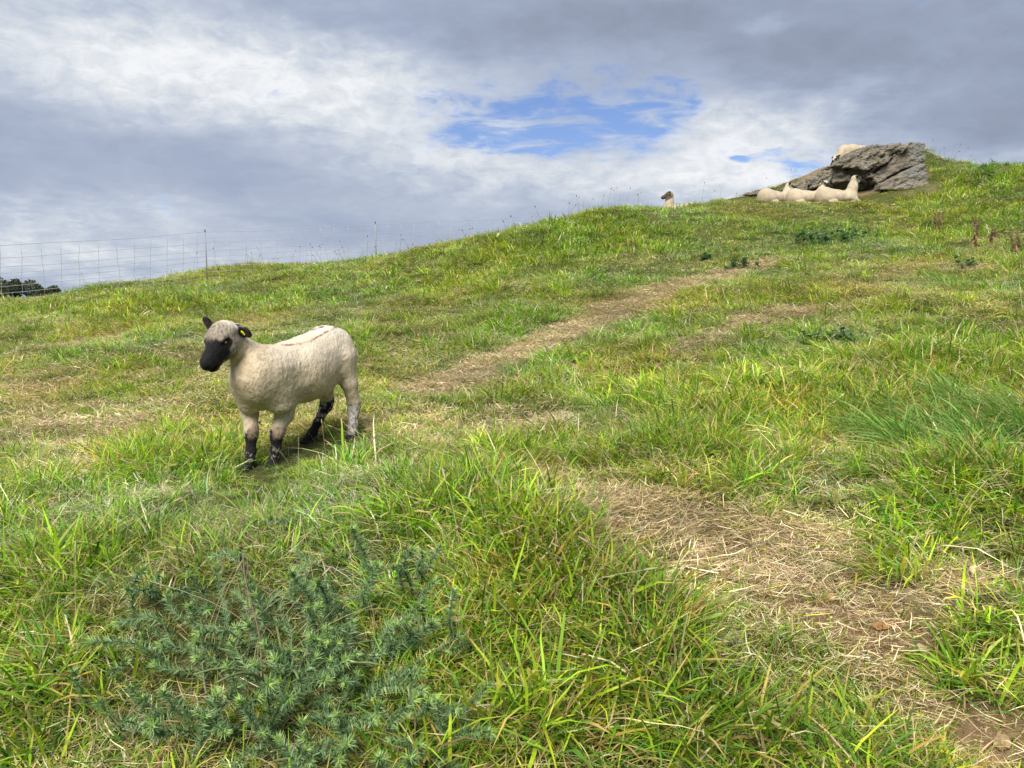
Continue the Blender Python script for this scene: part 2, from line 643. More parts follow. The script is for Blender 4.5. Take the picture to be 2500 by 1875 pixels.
MAT_WOOL = wool_mat('shorn_wool')
MAT_WOOL_FLOCK = wool_mat('flock_wool', 34.0, .35, .35)
MAT_EYE = simple_mat('eye_amber', (.06, .048, .032), .1, .6, .1)
MAT_TAG = simple_mat('yellow_plastic', (.75, .72, .02), .4, .5, .05)

# rock
mr, N, L = new_mat('weathered_rock')
t = N.new('ShaderNodeTexCoord')
n1 = noise(N, L, t.outputs['Object'], 2.6, 7, .65, .6)
n2 = noise(N, L, t.outputs['Object'], 14, 8, .7)
n3 = noise(N, L, t.outputs['Object'], 45, 5, .7)
mp = N.new('ShaderNodeMapping')
L.new(t.outputs['Object'], mp.inputs[0])
mp.inputs['Rotation'].default_value = (0, math.radians(28), 0)
mp.inputs['Scale'].default_value = (2.2, 3, 7)
ns = noise(N, L, mp.outputs[0], 2.4, 6, .7, .4)
rc = rampf(N, L, n1, [(.25, (.15, .125, .093)), (.45, (.265, .23, .175)), (.6, (.35, .318, .255)), (.78, (.44, .41, .34))])
rc = mixc(N, L, rampf(N, L, ns, [(.38, .6), (.50, 0.0)]), rc, (.10, .078, .055))
rc = mixc(N, L, rampf(N, L, n3, [(.56, 0.0), (.66, .75)]), rc, (.56, .53, .44))
rc = mixc(N, L, rampf(N, L, n2, [(.58, 0.0), (.72, .55)]), rc, (.46, .40, .30))
rc = mixc(N, L, rampf(N, L, n2, [(.30, .7), (.42, 0.0)]), rc, (.07, .055, .04))
at = nd(N, 'ShaderNodeAttribute', attribute_name='grey')
rc = mixc(N, L, at.outputs['Fac'], rc, rampf(N, L, n2, [(.3, (.23, .225, .20)), (.7, (.33, .32, .285))]))
hb = N.new('ShaderNodeMath')
hb.operation = 'ADD'
L.new(n2, hb.inputs[0])
L.new(ns, hb.inputs[1])
hb2 = N.new('ShaderNodeMath')
hb2.operation = 'MULTIPLY_ADD'
L.new(n3, hb2.inputs[0])
hb2.inputs[1].default_value = .5
L.new(hb.outputs[0], hb2.inputs[2])
out(N, L, principled(N, L, rc, .92, .15, hb2.outputs[0], 1.0, .12).outputs[0])
MAT_ROCK = mr
MAT_STONE = simple_mat('field_stone', (.40, .32, .21), .9, .15, .35, 22, .7)
MAT_POST = simple_mat('fence_post_plastic', (.22, .23, .24), .5, .3, .06)
MAT_TWINE = simple_mat('fence_twine', (.36, .38, .40), .7, .2, .05)
MAT_CAP = simple_mat('black_cap', (.02, .02, .02), .5, .4, .05)
MAT_STALK = simple_mat('dead_stalk', (.19, .135, .085), .85, .15, .35, 60)
MAT_GREENSTEM = simple_mat('green_stem', (.12, .16, .06), .7, .2, .2, 60)
MAT_GRIT = blade_mat('grit', 0.0, .95, .1, tint=False)
MAT_DRYLEAF = simple_mat('dry_leaf', (.50, .40, .26), .8, .15, .3, 60)


# ------------------------------------------------------------------ object helpers
def mesh_obj(name, verts, faces, mat, parent=None, smooth=True, cols=None, attr='col', link=True):
    me = bpy.data.meshes.new(name)
    verts = np.asarray(verts, dtype=np.float64)
    me.from_pydata(verts.tolist(), [], faces if isinstance(faces, list) else faces.tolist())
    if smooth:
        me.polygons.foreach_set('use_smooth', np.ones(len(me.polygons), bool))
    if cols is not None:
        ca = me.color_attributes.new(attr, 'FLOAT_COLOR', 'POINT')
        c4 = np.ones((len(verts), 4))
        c4[:, :np.shape(cols)[-1]] = cols
        ca.data.foreach_set('color', c4.ravel())
    if mat is not None:
        me.materials.append(mat)
    me.update()
    o = bpy.data.objects.new(name, me)
    if link:
        COL.objects.link(o)
    if parent is not None:
        o.parent = parent
    return o


def tag(o, label=None, cat=None, group=None, kind=None):
    for k, v in (('label', label), ('category', cat), ('group', group), ('kind', kind)):
        if v:
            o[k] = v
    return o


def empty(name, loc, rz=0.0, label=None, cat=None, group=None):
    o = bpy.data.objects.new(name, None)
    o.empty_display_size = .1
    COL.objects.link(o)
    o.location = tuple(loc)
    o.rotation_euler = (0, 0, rz)
    return tag(o, label, cat, group)


def tube(pts, radii, n=6):
    pts = np.asarray(pts, float)
    radii = np.broadcast_to(np.asarray(radii, float), (len(pts),))
    tan = np.gradient(pts, axis=0)
    tan /= np.linalg.norm(tan, axis=1, keepdims=True) + 1e-12
    ref = np.array([0.31, 0.2, 0.93]) if abs(tan[:, 2]).mean() < .8 else np.array([.9, .3, .1])
    s = np.cross(tan, ref)
    s /= np.linalg.norm(s, axis=1, keepdims=True) + 1e-12
    b = np.cross(tan, s)
    ang = np.arange(n) * 2 * np.pi / n
    V = pts[:, None] + radii[:, None, None] * (np.cos(ang)[None, :, None] * s[:, None] + np.sin(ang)[None, :, None] * b[:, None])
    V = V.reshape(-1, 3)
    F = []
    for i in range(len(pts) - 1):
        for k in range(n):
            k2 = (k + 1) % n
            F.append([i * n + k, i * n + k2, (i + 1) * n + k2, (i + 1) * n + k])
    F.append(list(range(n))[::-1])
    F.append([(len(pts) - 1) * n + k for k in range(n)])
    return V, F


class MB:
    def __init__(self):
        self.v, self.f, self.c, self.n = [], [], [], 0

    def add(self, V, F, c=None):
        V = np.asarray(V, float)
        self.v.append(V)
        self.f += [[i + self.n for i in f] for f in F]
        self.c.append(np.broadcast_to(np.asarray(c if c is not None else (1, 1, 1), float), (len(V), 3)))
        self.n += len(V)

    def build(self, name, mat, parent=None, smooth=True, link=True):
        return mesh_obj(name, np.concatenate(self.v), self.f, mat, parent, smooth, np.concatenate(self.c), link=link)


# ------------------------------------------------------------------ smooth bodies: distance fields meshed by surface nets
class Field:
    def __init__(self, lo, hi, h):
        self.lo, self.h = np.array(lo, float), h
        self.n = np.ceil((np.array(hi) - self.lo) / h).astype(int) + 1
        self.F = np.full(self.n, 9.0, np.float32)

    def _sub(self, lo, hi):
        i0 = np.clip(np.floor((lo - self.lo) / self.h).astype(int), 0, self.n - 1)
        i1 = np.clip(np.ceil((hi - self.lo) / self.h).astype(int) + 1, 1, self.n)
        ax = [self.lo[k] + self.h * np.arange(i0[k], i1[k]) for k in range(3)]
        G = np.meshgrid(*ax, indexing='ij')
        return tuple(slice(a, b) for a, b in zip(i0, i1)), np.stack(G, -1)

    def _blend(self, sl, d, k):
        a = self.F[sl]
        h = np.maximum(k - np.abs(a - d), 0) / k
        self.F[sl] = np.minimum(a, d) - h * h * k * .25

    def cone(self, p, q, r1, r2, k=.03, flat=None):
        """tapered capsule; flat = (axis, factor) squeezes it along an axis"""
        p, q = np.array(p, float), np.array(q, float)
        R = max(r1, r2) + k * 1.5 + 2 * self.h
        sl, G = self._sub(np.minimum(p, q) - R, np.maximum(p, q) + R)
        pa, ba = G - p, q - p
        if flat is not None:
            ax, fac = np.array(flat[0], float), flat[1]
            ax = ax / np.linalg.norm(ax)
            pa = pa + (pa @ ax)[..., None] * ax * (1 / fac - 1)
            ba = ba + (ba @ ax) * ax * (1 / fac - 1)
        t = np.clip((pa @ ba) / (ba @ ba + 1e-12), 0, 1)
        d = np.linalg.norm(pa - t[..., None] * ba, axis=-1) - (r1 + (r2 - r1) * t)
        if flat is not None:
            d = d * min(1.0, max(flat[1], .35))
        self._blend(sl, d.astype(np.float32), k)

    def ell(self, c, axes, rad, k=.03, sub=False):
        c = np.array(c, float)
        axes = [np.array(a, float) / np.linalg.norm(a) for a in axes]
        R = max(rad) + k * 1.5 + 2 * self.h
        sl, G = self._sub(c - R, c + R)
        q = np.stack([(G - c) @ a for a in axes], -1)
        rad = np.array(rad)
        k0 = np.linalg.norm(q / rad, axis=-1)
        k1 = np.linalg.norm(q / rad ** 2, axis=-1) + 1e-9
        d = (k0 * (k0 - 1) / k1).astype(np.float32)
        if sub:
            a = self.F[sl]
            h = np.maximum(k - np.abs(a + d), 0) / k
            self.F[sl] = np.maximum(a, -d) + h * h * k * .25
        else:
            self._blend(sl, d, k)

    def mesh(self):
        F = self.F
        s = F < 0
        nx, ny, nz = F.shape
        cnt = np.zeros((nx - 1, ny - 1, nz - 1), np.int8)
        for dx in (0, 1):
            for dy in (0, 1):
                for dz in (0, 1):
                    cnt += s[dx:nx - 1 + dx, dy:ny - 1 + dy, dz:nz - 1 + dz]
        act = (cnt > 0) & (cnt < 8)
        idx = np.full(act.shape, -1, int)
        ci = np.argwhere(act)
        idx[act] = np.arange(len(ci))
        acc, num = np.zeros((len(ci), 3)), np.zeros(len(ci))
        corners = [(a, b, c) for a in (0, 1) for b in (0, 1) for c in (0, 1)]
        for a in corners:
            for ax in range(3):
                if a[ax]:
                    continue
                b = list(a)
                b[ax] = 1
                f0 = F[ci[:, 0] + a[0], ci[:, 1] + a[1], ci[:, 2] + a[2]]
                f1 = F[ci[:, 0] + b[0], ci[:, 1] + b[1], ci[:, 2] + b[2]]
                m = (f0 < 0) != (f1 < 0)
                t = np.where(m, f0 / np.where(m, f0 - f1, 1), 0)
                pt = np.array(a)[None] + t[:, None] * (np.array(b) - np.array(a))[None]
                acc += pt * m[:, None]
                num += m
        V = self.lo + self.h * (ci + acc / num[:, None])
        faces = []
        for ax in range(3):
            o1, o2 = [(1, 2), (2, 0), (0, 1)][ax]
            sl0, sl1 = [slice(None)] * 3, [slice(None)] * 3
            sl0[ax], sl1[ax] = slice(0, -1), slice(1, None)
            a_, b_ = s[tuple(sl0)], s[tuple(sl1)]
            e = np.argwhere(a_ != b_)
            e = e[(e[:, o1] > 0) & (e[:, o2] > 0) & (e[:, o1] < F.shape[o1] - 1) & (e[:, o2] < F.shape[o2] - 1)]
            d1, d2 = np.zeros(3, int), np.zeros(3, int)
            d1[o1], d2[o2] = 1, 1
            q = [e - d1 - d2, e - d2, e, e - d1]
            Q = np.stack([idx[c[:, 0], c[:, 1], c[:, 2]] for c in q], 1)
            fl = ~a_[e[:, 0], e[:, 1], e[:, 2]]
            Q[fl] = Q[fl][:, ::-1]
            faces.append(Q)
        Fq = np.concatenate(faces)
        return V, Fq


def lerp(a, b, t):
    return a + (b - a) * t


# ------------------------------------------------------------------ ground sheet: polar grid round the viewer, to the horizon
def region(u, v, ru, rv):
    """an oval on the ground, from where it is seen"""
    c = hit(u, v)
    f_, b_ = hit(u, v - rv), hit(u, min(v + rv, 1874))
    return (c[0], c[1], max(.05, ru / FPX * c[1]), max(.08, abs(f_[1] - b_[1]) / 2))


def blob(x, y, r, soft=1.0):
    return np.exp(-(((x - r[0]) / r[2]) ** 2 + ((y - r[1]) / r[3]) ** 2) * soft)


def polyline_field(x, y, pts, w):
    best = np.full(x.shape, 1e9)
    for a, b in zip(pts[:-1], pts[1:]):
        ax, ay, bx, by = a[0], a[1], b[0], b[1]
        t = np.clip(((x - ax) * (bx - ax) + (y - ay) * (by - ay)) / ((bx - ax) ** 2 + (by - ay) ** 2 + 1e-9), 0, 1)
        best = np.minimum(best, np.hypot(x - ax - t * (bx - ax), y - ay - t * (by - ay)) / w)
    return np.exp(-best ** 2)


R_DRY = [(region(u, v, ru, rv), w) for u, v, ru, rv, w in [
    (1560, 1270, 200, 65, 1.4), (1760, 1330, 240, 80, 1.5), (1950, 1420, 220, 85, 1.4), (2300, 1440, 260, 80, 1.5), (2000, 1330, 240, 60, .8), (2080, 1560, 150, 80, .9), (2250, 1700, 160, 90, .9),
    (2400, 1830, 140, 60, 1.0), (860, 1050, 170, 60, .7), (1150, 1080, 190, 60, .55), (1250, 1160, 160, 40, .55), (150, 1060, 300, 80, .95), (60, 960, 260, 50, .8),
    (300, 830, 330, 45, .5), (700, 870, 300, 40, .4), (1000, 840, 200, 40, .3), (100, 1200, 150, 60, .35), (2000, 760, 220, 30, .5), (2350, 650, 180, 22, .7), (2150, 690, 160, 20, .4),
    (620, 640, 60, 8, .8), (2300, 560, 160, 40, .35), (2050, 600, 120, 30, .2), (1300, 1030, 180, 40, .4), (2150, 460, 140, 12, .9), (1950, 480, 140, 10, .3), (2250, 470, 90, 9, .8), (1560, 650, 90, 14, .4)]]
TRACK = [hit(*q) for q in ((1060, 950), (1200, 890), (1330, 835), (1480, 770), (1600, 715), (1750, 680), (1880, 640))]
TRACK2 = [hit(*q) for q in ((1650, 860), (1780, 800), (1950, 760))]
R_LUSH = [(region(u, v, ru, rv), w) for u, v, ru, rv, w in [
    (1100, 1260, 220, 90, 1.0), (1350, 1400, 240, 110, 1.0), (1600, 1600, 260, 150, 1.0), (1150, 1700, 300, 160, .9), (120, 1450, 200, 150, .7), (80, 1750, 200, 120, .8),
    (2000, 960, 300, 90, .7), (2350, 860, 200, 80, .8), (2400, 1200, 160, 90, 1.0), (1750, 1120, 260, 60, .6), (1600, 980, 200, 50, .5), (450, 1130, 160, 50, .7),
    (640, 1180, 160, 40, .5), (1450, 570, 220, 40, .9), (1300, 620, 160, 25, .7), (420, 745, 260, 22, .7), (1050, 700, 200, 25, .4), (1300, 780, 160, 25, .6), (1850, 960, 140, 60, .5),
    (2420, 450, 150, 30, 1.0), (2380, 540, 150, 40, .6), (2440, 1560, 70, 40, .7), (2130, 1490, 50, 22, .7), (2400, 1650, 100, 60, .8), (1700, 1800, 240, 70, .9), (1850, 520, 260, 14, .3)]]
R_SOIL = [(region(u, v, ru, rv), w) for u, v, ru, rv, w in [
    (1960, 1490, 70, 25, .7), (2120, 1540, 90, 40, .9), (2350, 1760, 110, 60, .9),
    (2020, 1465, 85, 26, .9), (2180, 1560, 75, 35, 1.0), (2230, 1600, 60, 30, .8), (2420, 1830, 150, 80, 1.1), (2300, 1780, 90, 50, .9), (2060, 1500, 110, 30, .8), (2250, 1660, 80, 40, .7), (2460, 1640, 40, 25, .6), (2130, 1640, 60, 40, .4)]]
R_BLUE = [region(2260, 1090, 130, 60), region(2420, 1030, 80, 60)]
R_FEET = [region(630, 1200, 140, 75), region(800, 1095, 130, 34)]
R_GORSE = [region(720, 1560, 400, 210)]
R_SHORT = [(region(u, v, ru, rv), w) for u, v, ru, rv, w in [(1900, 520, 180, 20, .8), (850, 760, 260, 25, .6), (1560, 640, 160, 20, .3), (700, 1000, 200, 40, .4)]]


def fields(x, y):
    n1 = fbm(x * .9 + 3, y * .9 - 8, oct=3)
    n2 = fbm(x * 2.7 + 31, y * 2.7 + 4, oct=2)
    dry = .10 + .22 * n1 + .30 * n2
    for r, w in R_DRY:
        dry = dry + w * blob(x, y, r)
    trk = polyline_field(x, y, TRACK, .30) * np.clip(1.1 + .9 * n2, .3, 1.4)
    dry = dry + 2.2 * trk + 1.2 * polyline_field(x, y, TRACK2, .25) * (1 + .6 * n2)
    n3 = perlin(x * 3.9 + 13, y * 3.9 - 5)
    dry = dry * (1 - .75 * np.clip(n3, 0, .6) - .5 * np.clip(n2, 0, .6))
    lush = .30 - .3 * n1 + .35 * fbm(x * 1.9 - 7, y * 1.9 + 21, oct=2) + .45 * n3
    for r, w in R_LUSH:
        lush = lush + w * blob(x, y, r)
    for r, w in R_SHORT:
        lush = lush - w * blob(x, y, r)
    bare = np.zeros_like(x)
    for r, w in R_SOIL:
        bare = bare + w * blob(x, y, r)
    bare = bare + .16 * np.clip(polyline_field(x, y, TRACK[1:6], .22) * (1.1 + 1.2 * n2), 0, 1) * .8
    # the earth face of the bank beside the outcrop
    bk = np.interp(x, _bx, _bh, left=0, right=0)
    face = smooth01((y - 17.9) / .3) * smooth01((19.7 - y) / .4) * smooth01((x - P(1950, 430, 18.3)[0]) / .5) * smooth01((P(2275, 430, 18.2)[0] - x) / .06)
    bare = bare + 1.0 * face * (.9 + .5 * n2)
    lush = lush - 1.2 * trk - 1.2 * bare - 1.0 * np.clip(dry - .35, 0, 1)
    return np.clip(lush, 0, 1.3), np.clip(dry, 0, 1.3), np.clip(bare, 0, 1)


ang = np.unique(np.round(np.concatenate([np.radians(np.arange(-46, 46.01, .25)), np.radians(np.arange(46, 314, 4.0))]), 6))
ang = np.radians(90) - ang
rr = [0.0]
r = .5
while r < 26:
    rr.append(r)
    r *= 1.013
while r < 4000:
    rr.append(r)
    r *= 1.12
rr = np.array(rr[1:])
A_, R_ = np.meshgrid(ang, rr, indexing='ij')
gx, gy = R_ * np.cos(A_), R_ * np.sin(A_)
gz = ground_z(gx, gy)
na, nr = gx.shape
V = np.stack([gx, gy, gz], -1).reshape(-1, 3)
ii, jj = np.meshgrid(np.arange(na), np.arange(nr - 1), indexing='ij')
i2 = (ii + 1) % na
Fg = np.stack([ii * nr + jj, ii * nr + jj + 1, i2 * nr + jj + 1, i2 * nr + jj], -1).reshape(-1, 4)
centre = len(V)
V = np.vstack([V, [[0, 0, float(ground_z(np.array([0.0]), np.array([0.0]))[0])]]])
Fl = Fg.tolist() + [[i * nr, ((i + 1) % na) * nr, centre] for i in range(na)]
lu, dr, ba = fields(V[:, 0], V[:, 1])
far = smooth01((np.hypot(V[:, 0], V[:, 1]) - 24) / 6)
g = mesh_obj('ground', V, Fl, MAT_GROUND, cols=np.stack([np.where(far > 0, ba * (1 - far), ba), far, np.clip((dr - .5) * .9, 0, .65) * (1 - far)], -1), attr='soil')
if g.data.polygons[10].normal.z < 0:
    g.data.flip_normals()
tag(g, 'grassy hillside rising to the right with bare earth patches', 'hillside', kind='structure')


# ------------------------------------------------------------------ grass tufts
GREENS = np.array([(.23, .38, .026), (.14, .27, .024), (.09, .19, .022), (.19, .33, .035), (.37, .48, .034), (.11, .23, .034), (.06, .135, .022), (.29, .43, .03)])
YELLOW = np.array([(.38, .33, .055), (.42, .33, .09), (.34, .24, .05)])
STRAW = np.array([(.64, .55, .36), (.54, .44, .26), (.72, .63, .44), (.42, .32, .18), (.24, .16, .085)])
BLUEG = np.array([(.16, .30, .065), (.20, .35, .09), (.12, .24, .05), (.24, .38, .075)])


def blades(n, rad, lmin, lmax, wid, tilt=(.05, .6), curl=(.3, 1.6), pal=None, flat=False, lay=None, R=None):
    """n ribbons rooted in a disc: each bends over as it rises. pal = [(weight, colours)]"""
    R = R or rng
    seg = 4
    a0 = R.uniform(0, 2 * np.pi, n)
    rr_ = rad * np.sqrt(R.uniform(0, 1, n))
    bx, by = rr_ * np.cos(a0), rr_ * np.sin(a0)
    az_ = np.where(R.uniform(size=n) < .55, a0 + R.normal(0, .7, n), R.uniform(0, 2 * np.pi, n))
    if lay is not None:
        az_ = np.where(R.uniform(size=n) < .65, lay + R.normal(0, .5, n), az_)
    Ln = R.uniform(lmin, lmax, n) * R.uniform(.75, 1.1, n)
    th = R.uniform(*tilt, n)
    cu = R.uniform(*curl, n)
    if flat:
        th = R.uniform(1.15, 1.62, n)
        cu = R.uniform(-.35, .35, n)
    w = wid * R.uniform(.6, 1.25, n)
    ts = np.linspace(0, 1, seg + 1)
    pts = np.zeros((n, seg + 1, 3))
    pts[:, 0, 0], pts[:, 0, 1] = bx, by
    pts[:, 0, 2] = R.uniform(.004, .03, n) if flat else -.015
    aw = az_.copy()
    for k in range(seg):
        tt = th + cu * (k + .5) / seg
        aw = aw + R.normal(0, .12, n)
        st = Ln / seg
        pts[:, k + 1, 0] = pts[:, k, 0] + st * np.sin(tt) * np.cos(aw)
        pts[:, k + 1, 1] = pts[:, k, 1] + st * np.sin(tt) * np.sin(aw)
        pts[:, k + 1, 2] = pts[:, k, 2] + st * np.cos(tt)
    bit = R.uniform(size=n) < .3      # grazed: the tip bitten off
    pts[bit, 4] = pts[bit, 3] + (pts[bit, 4] - pts[bit, 3]) * .15
    tw = az_ + np.pi / 2 + R.normal(0, .5, n)
    side = np.stack([np.cos(tw), np.sin(tw), R.normal(0, .25, n)], -1)
    prof = np.array([.7, 1.0, .9, .6, 0])
    Vv = np.zeros((n, 9, 3))
    for k in range(4):
        off = side * (w * prof[k] / 2)[:, None]
        Vv[:, 2 * k] = pts[:, k] - off
        Vv[:, 2 * k + 1] = pts[:, k] + off
    Vv[:, 8] = pts[:, 4]
    fq = []
    for i in range(n):
        b = i * 9
        fq += [[b, b + 1, b + 3, b + 2], [b + 2, b + 3, b + 5, b + 4], [b + 4, b + 5, b + 7, b + 6], [b + 6, b + 7, b + 8]]
    wts = np.array([p[0] for p in pal], float)
    ch = R.choice(len(pal), n, p=wts / wts.sum())
    cb = np.array([pal[c][1][R.integers(len(pal[c][1]))] for c in ch]) * R.uniform(.8, 1.2, (n, 1))
    C = np.repeat(cb[:, None], 9, 1)
    # some blades have dried tips, sheaths are darkened to paint in shade between blades
    dt = (R.uniform(size=n) < .16)
    C[dt, 6:] = np.array([.46, .34, .13])
    C[:, :2] = C[:, :2] * .6 + np.array([.16, .15, .06]) * .4
    return Vv.reshape(-1, 3), fq, np.clip(C.reshape(-1, 3), 0, 1)


def make_proto(name, parts, mat):
    mb = MB()
    for kw in parts:
        Vv, Ff, Cc = blades(**kw)
        mb.v.append(Vv)
        mb.f += [[i + mb.n for i in f] for f in Ff]
        mb.c.append(Cc)
        mb.n += len(Vv)
    return mb.build(name, mat, link=False)


LUSHPAL = [(.80, GREENS), (.10, YELLOW), (.10, STRAW)]
TURFPAL = [(.70, GREENS), (.11, YELLOW), (.19, STRAW)]
DRYPAL = [(.36, GREENS), (.08, YELLOW), (.56, STRAW)]
STRAWPAL = [(.04, GREENS), (.03, YELLOW), (.93, STRAW)]
protos = {}


def protoset(key, count, mat, *specs):
    protos[key] = [make_proto('tuft_' + key, specs, mat) for _ in range(count)]


for lod, (wf, nf, sf) in {'near': (1.0, 1.0, 1.0), 'mid': (1.2, .95, 1.3), 'far': (1.8, .9, 1.8)}.items():
    protoset('lush_' + lod, 10, MAT_BLADE,
             dict(n=int(34 * nf), rad=.075 * sf, lmin=.08, lmax=.22, wid=.0062 * wf, tilt=(.05, .75), curl=(.3, 1.9), pal=LUSHPAL),
             dict(n=int(12 * nf), rad=.11 * sf, lmin=.06, lmax=.20, wid=.003 * wf, flat=True, pal=STRAWPAL),
             dict(n=5, rad=.09 * sf, lmin=.035, lmax=.08, wid=.013 * wf ** .5, tilt=(.5, 1.2), curl=(.2, .9), pal=[(.9, GREENS), (.1, YELLOW)]))
    protoset('turf_' + lod, 10, MAT_BLADE,
             dict(n=int(46 * nf), rad=.10 * sf, lmin=.03, lmax=.085, wid=.0046 * wf, tilt=(.2, 1.1), curl=(.2, 1.6), pal=TURFPAL),
             dict(n=int(16 * nf), rad=.11 * sf, lmin=.05, lmax=.13, wid=.0026 * wf, flat=True, pal=STRAWPAL))
    protoset('thatch_' + lod, 8, MAT_STRAW,
             dict(n=int(50 * nf), rad=.11 * sf, lmin=.03, lmax=.10, wid=.0023 * wf, flat=True, pal=STRAWPAL),
             dict(n=int(26 * nf), rad=.11 * sf, lmin=.02, lmax=.06, wid=.003 * wf, tilt=(.4, 1.2), curl=(.2, 1.4), pal=DRYPAL))
    protoset('long_' + lod, 8, MAT_BLADE,
             dict(n=int(40 * nf), rad=.07 * sf, lmin=.16, lmax=.32, wid=.0060 * wf, tilt=(.3, .9), curl=(.7, 2.0), pal=[(.7, GREENS), (.1, YELLOW), (.2, STRAW)], lay=2.6))
protoset('blue_near', 6, MAT_BLADE, dict(n=44, rad=.08, lmin=.28, lmax=.5, wid=.0085, tilt=(.25, .8), curl=(.6, 1.7), pal=[(.93, BLUEG), (.07, STRAW)], lay=2.9))


def scatter(name, pts, kind_keys, choice, rot, scl, tint, label, cat):
    """one object: tufts of the given kinds instanced on points"""
    me = bpy.data.meshes.new(name)
    me.vertices.add(len(pts))
    me.vertices.foreach_set('co', np.asarray(pts, np.float32).ravel())
    flat = [(k, o) for k in kind_keys for o in protos[k]]
    start, c = {}, 0
    for k in kind_keys:
        start[k] = c
        c += len(protos[k])
    R2 = np.random.default_rng(len(pts))
    idx = np.array([start[k] for k in kind_keys])[choice] + (R2.uniform(size=len(pts)) * np.array([len(protos[k]) for k in kind_keys])[choice]).astype(int)
    for nm, tp, data in (('pick', 'INT', idx.astype(np.int32)), ('rot', 'FLOAT_VECTOR', rot), ('scl', 'FLOAT', scl), ('tint', 'FLOAT_COLOR', np.c_[tint, np.ones(len(pts))])):
        a = me.attributes.new(nm, tp, 'POINT')
        a.data.foreach_set({'INT': 'value', 'FLOAT': 'value', 'FLOAT_VECTOR': 'vector', 'FLOAT_COLOR': 'color'}[tp], np.ascontiguousarray(data, dtype=np.int32 if tp == 'INT' else np.float32).ravel())
    o = bpy.data.objects.new(name, me)
    COL.objects.link(o)
    ng = bpy.data.node_groups.new('scatter_' + name, 'GeometryNodeTree')
    ng.interface.new_socket('Geometry', in_out='INPUT', socket_type='NodeSocketGeometry')
    ng.interface.new_socket('Geometry', in_out='OUTPUT', socket_type='NodeSocketGeometry')
    GN, GL = ng.nodes, ng.links
    gi, go = GN.new('NodeGroupInput'), GN.new('NodeGroupOutput')
    join = GN.new('GeometryNodeJoinGeometry')

    def named(nm, tp):
        n = GN.new('GeometryNodeInputNamedAttribute')
        n.data_type = tp
        n.inputs['Name'].default_value = nm
        return n.outputs['Attribute']
    s_pick, s_rot, s_scl = named('pick', 'INT'), named('rot', 'FLOAT_VECTOR'), named('scl', 'FLOAT')
    e2r = GN.new('FunctionNodeEulerToRotation')
    GL.new(s_rot, e2r.inputs[0])
    for i, (k, po) in enumerate(flat):
        if not (idx == i).any():
            continue
        oi = GN.new('GeometryNodeObjectInfo')
        oi.inputs['Object'].default_value = po
        oi.inputs['As Instance'].default_value = False
        cmp_ = GN.new('FunctionNodeCompare')
        cmp_.data_type = 'INT'
        cmp_.operation = 'EQUAL'
        ins = [s for s in cmp_.inputs if s.type == 'INT']
        GL.new(s_pick, ins[0])
        ins[1].default_value = i
        ip = GN.new('GeometryNodeInstanceOnPoints')
        GL.new(gi.outputs[0], ip.inputs['Points'])
        GL.new(cmp_.outputs[0], ip.inputs['Selection'])
        GL.new(oi.outputs['Geometry'], ip.inputs['Instance'])
        GL.new(e2r.outputs[0], ip.inputs['Rotation'])
        GL.new(s_scl, ip.inputs['Scale'])
        GL.new(ip.outputs[0], join.inputs[0])
    GL.new(join.outputs[0], go.inputs[0])
    md = o.modifiers.new('scatter', 'NODES')
    md.node_group = ng
    return tag(o, label, cat, kind='stuff')


def sample_zone(y0, y1, dens):
    xm = .74 * y1 + 1.1
    n = int(dens * (2 * xm) * (y1 - y0))
    x, y = rng.uniform(-xm, xm, n), rng.uniform(y0, y1, n)
    k = np.abs(x) < .74 * y + 1.1
    return x[k], y[k]


KEEPOUT = []    # (x, y, r) where bodies lie on the grass


def visible(x, y, slack=.35):
    """drop ground that the ridge hides well out of sight"""
    z = ground_z(x, y) + slack
    ok = np.ones(len(x), bool)
    for f in np.linspace(.55, .97, 9):
        zz_ = ground_macro(x * f, y * f)
        line = EYE[2] + (z - EYE[2]) * f
        ok &= ~(zz_ > line + .12)
    return ok


# ------------------------------------------------------------------ the standing sheep
WOOL, WHITE, HEADW, BLACK, EARC = map(np.array, ((.50, .415, .295), (.57, .525, .44), (.22, .185, .145), (.0055, .005, .0055), (.022, .015, .017)))


def seg_dist(V, a, b):
    a, b = np.asarray(a), np.asarray(b)
    t = np.clip(((V - a) @ (b - a)) / ((b - a) @ (b - a) + 1e-12), 0, 1)
    return np.linalg.norm(V - a - t[:, None] * (b - a), axis=1)


def paint(C, m, col):
    m = np.clip(m, 0, 1)[:, None]
    return C * (1 - m) + np.asarray(col) * m


def body_obj(name, V, Fq, C, parent, mat=None):
    o = mesh_obj(name, V, Fq, mat or MAT_WOOL, parent, True, C, 'coat')
    # outward normals
    me = o.data
    v = np.asarray(V)
    f = np.asarray(Fq)
    vol = np.einsum('ij,ij->i', v[f[:, 0]], np.cross(v[f[:, 1]], v[f[:, 2]])).sum()
    if vol < 0:
        me.flip_normals()
    return o


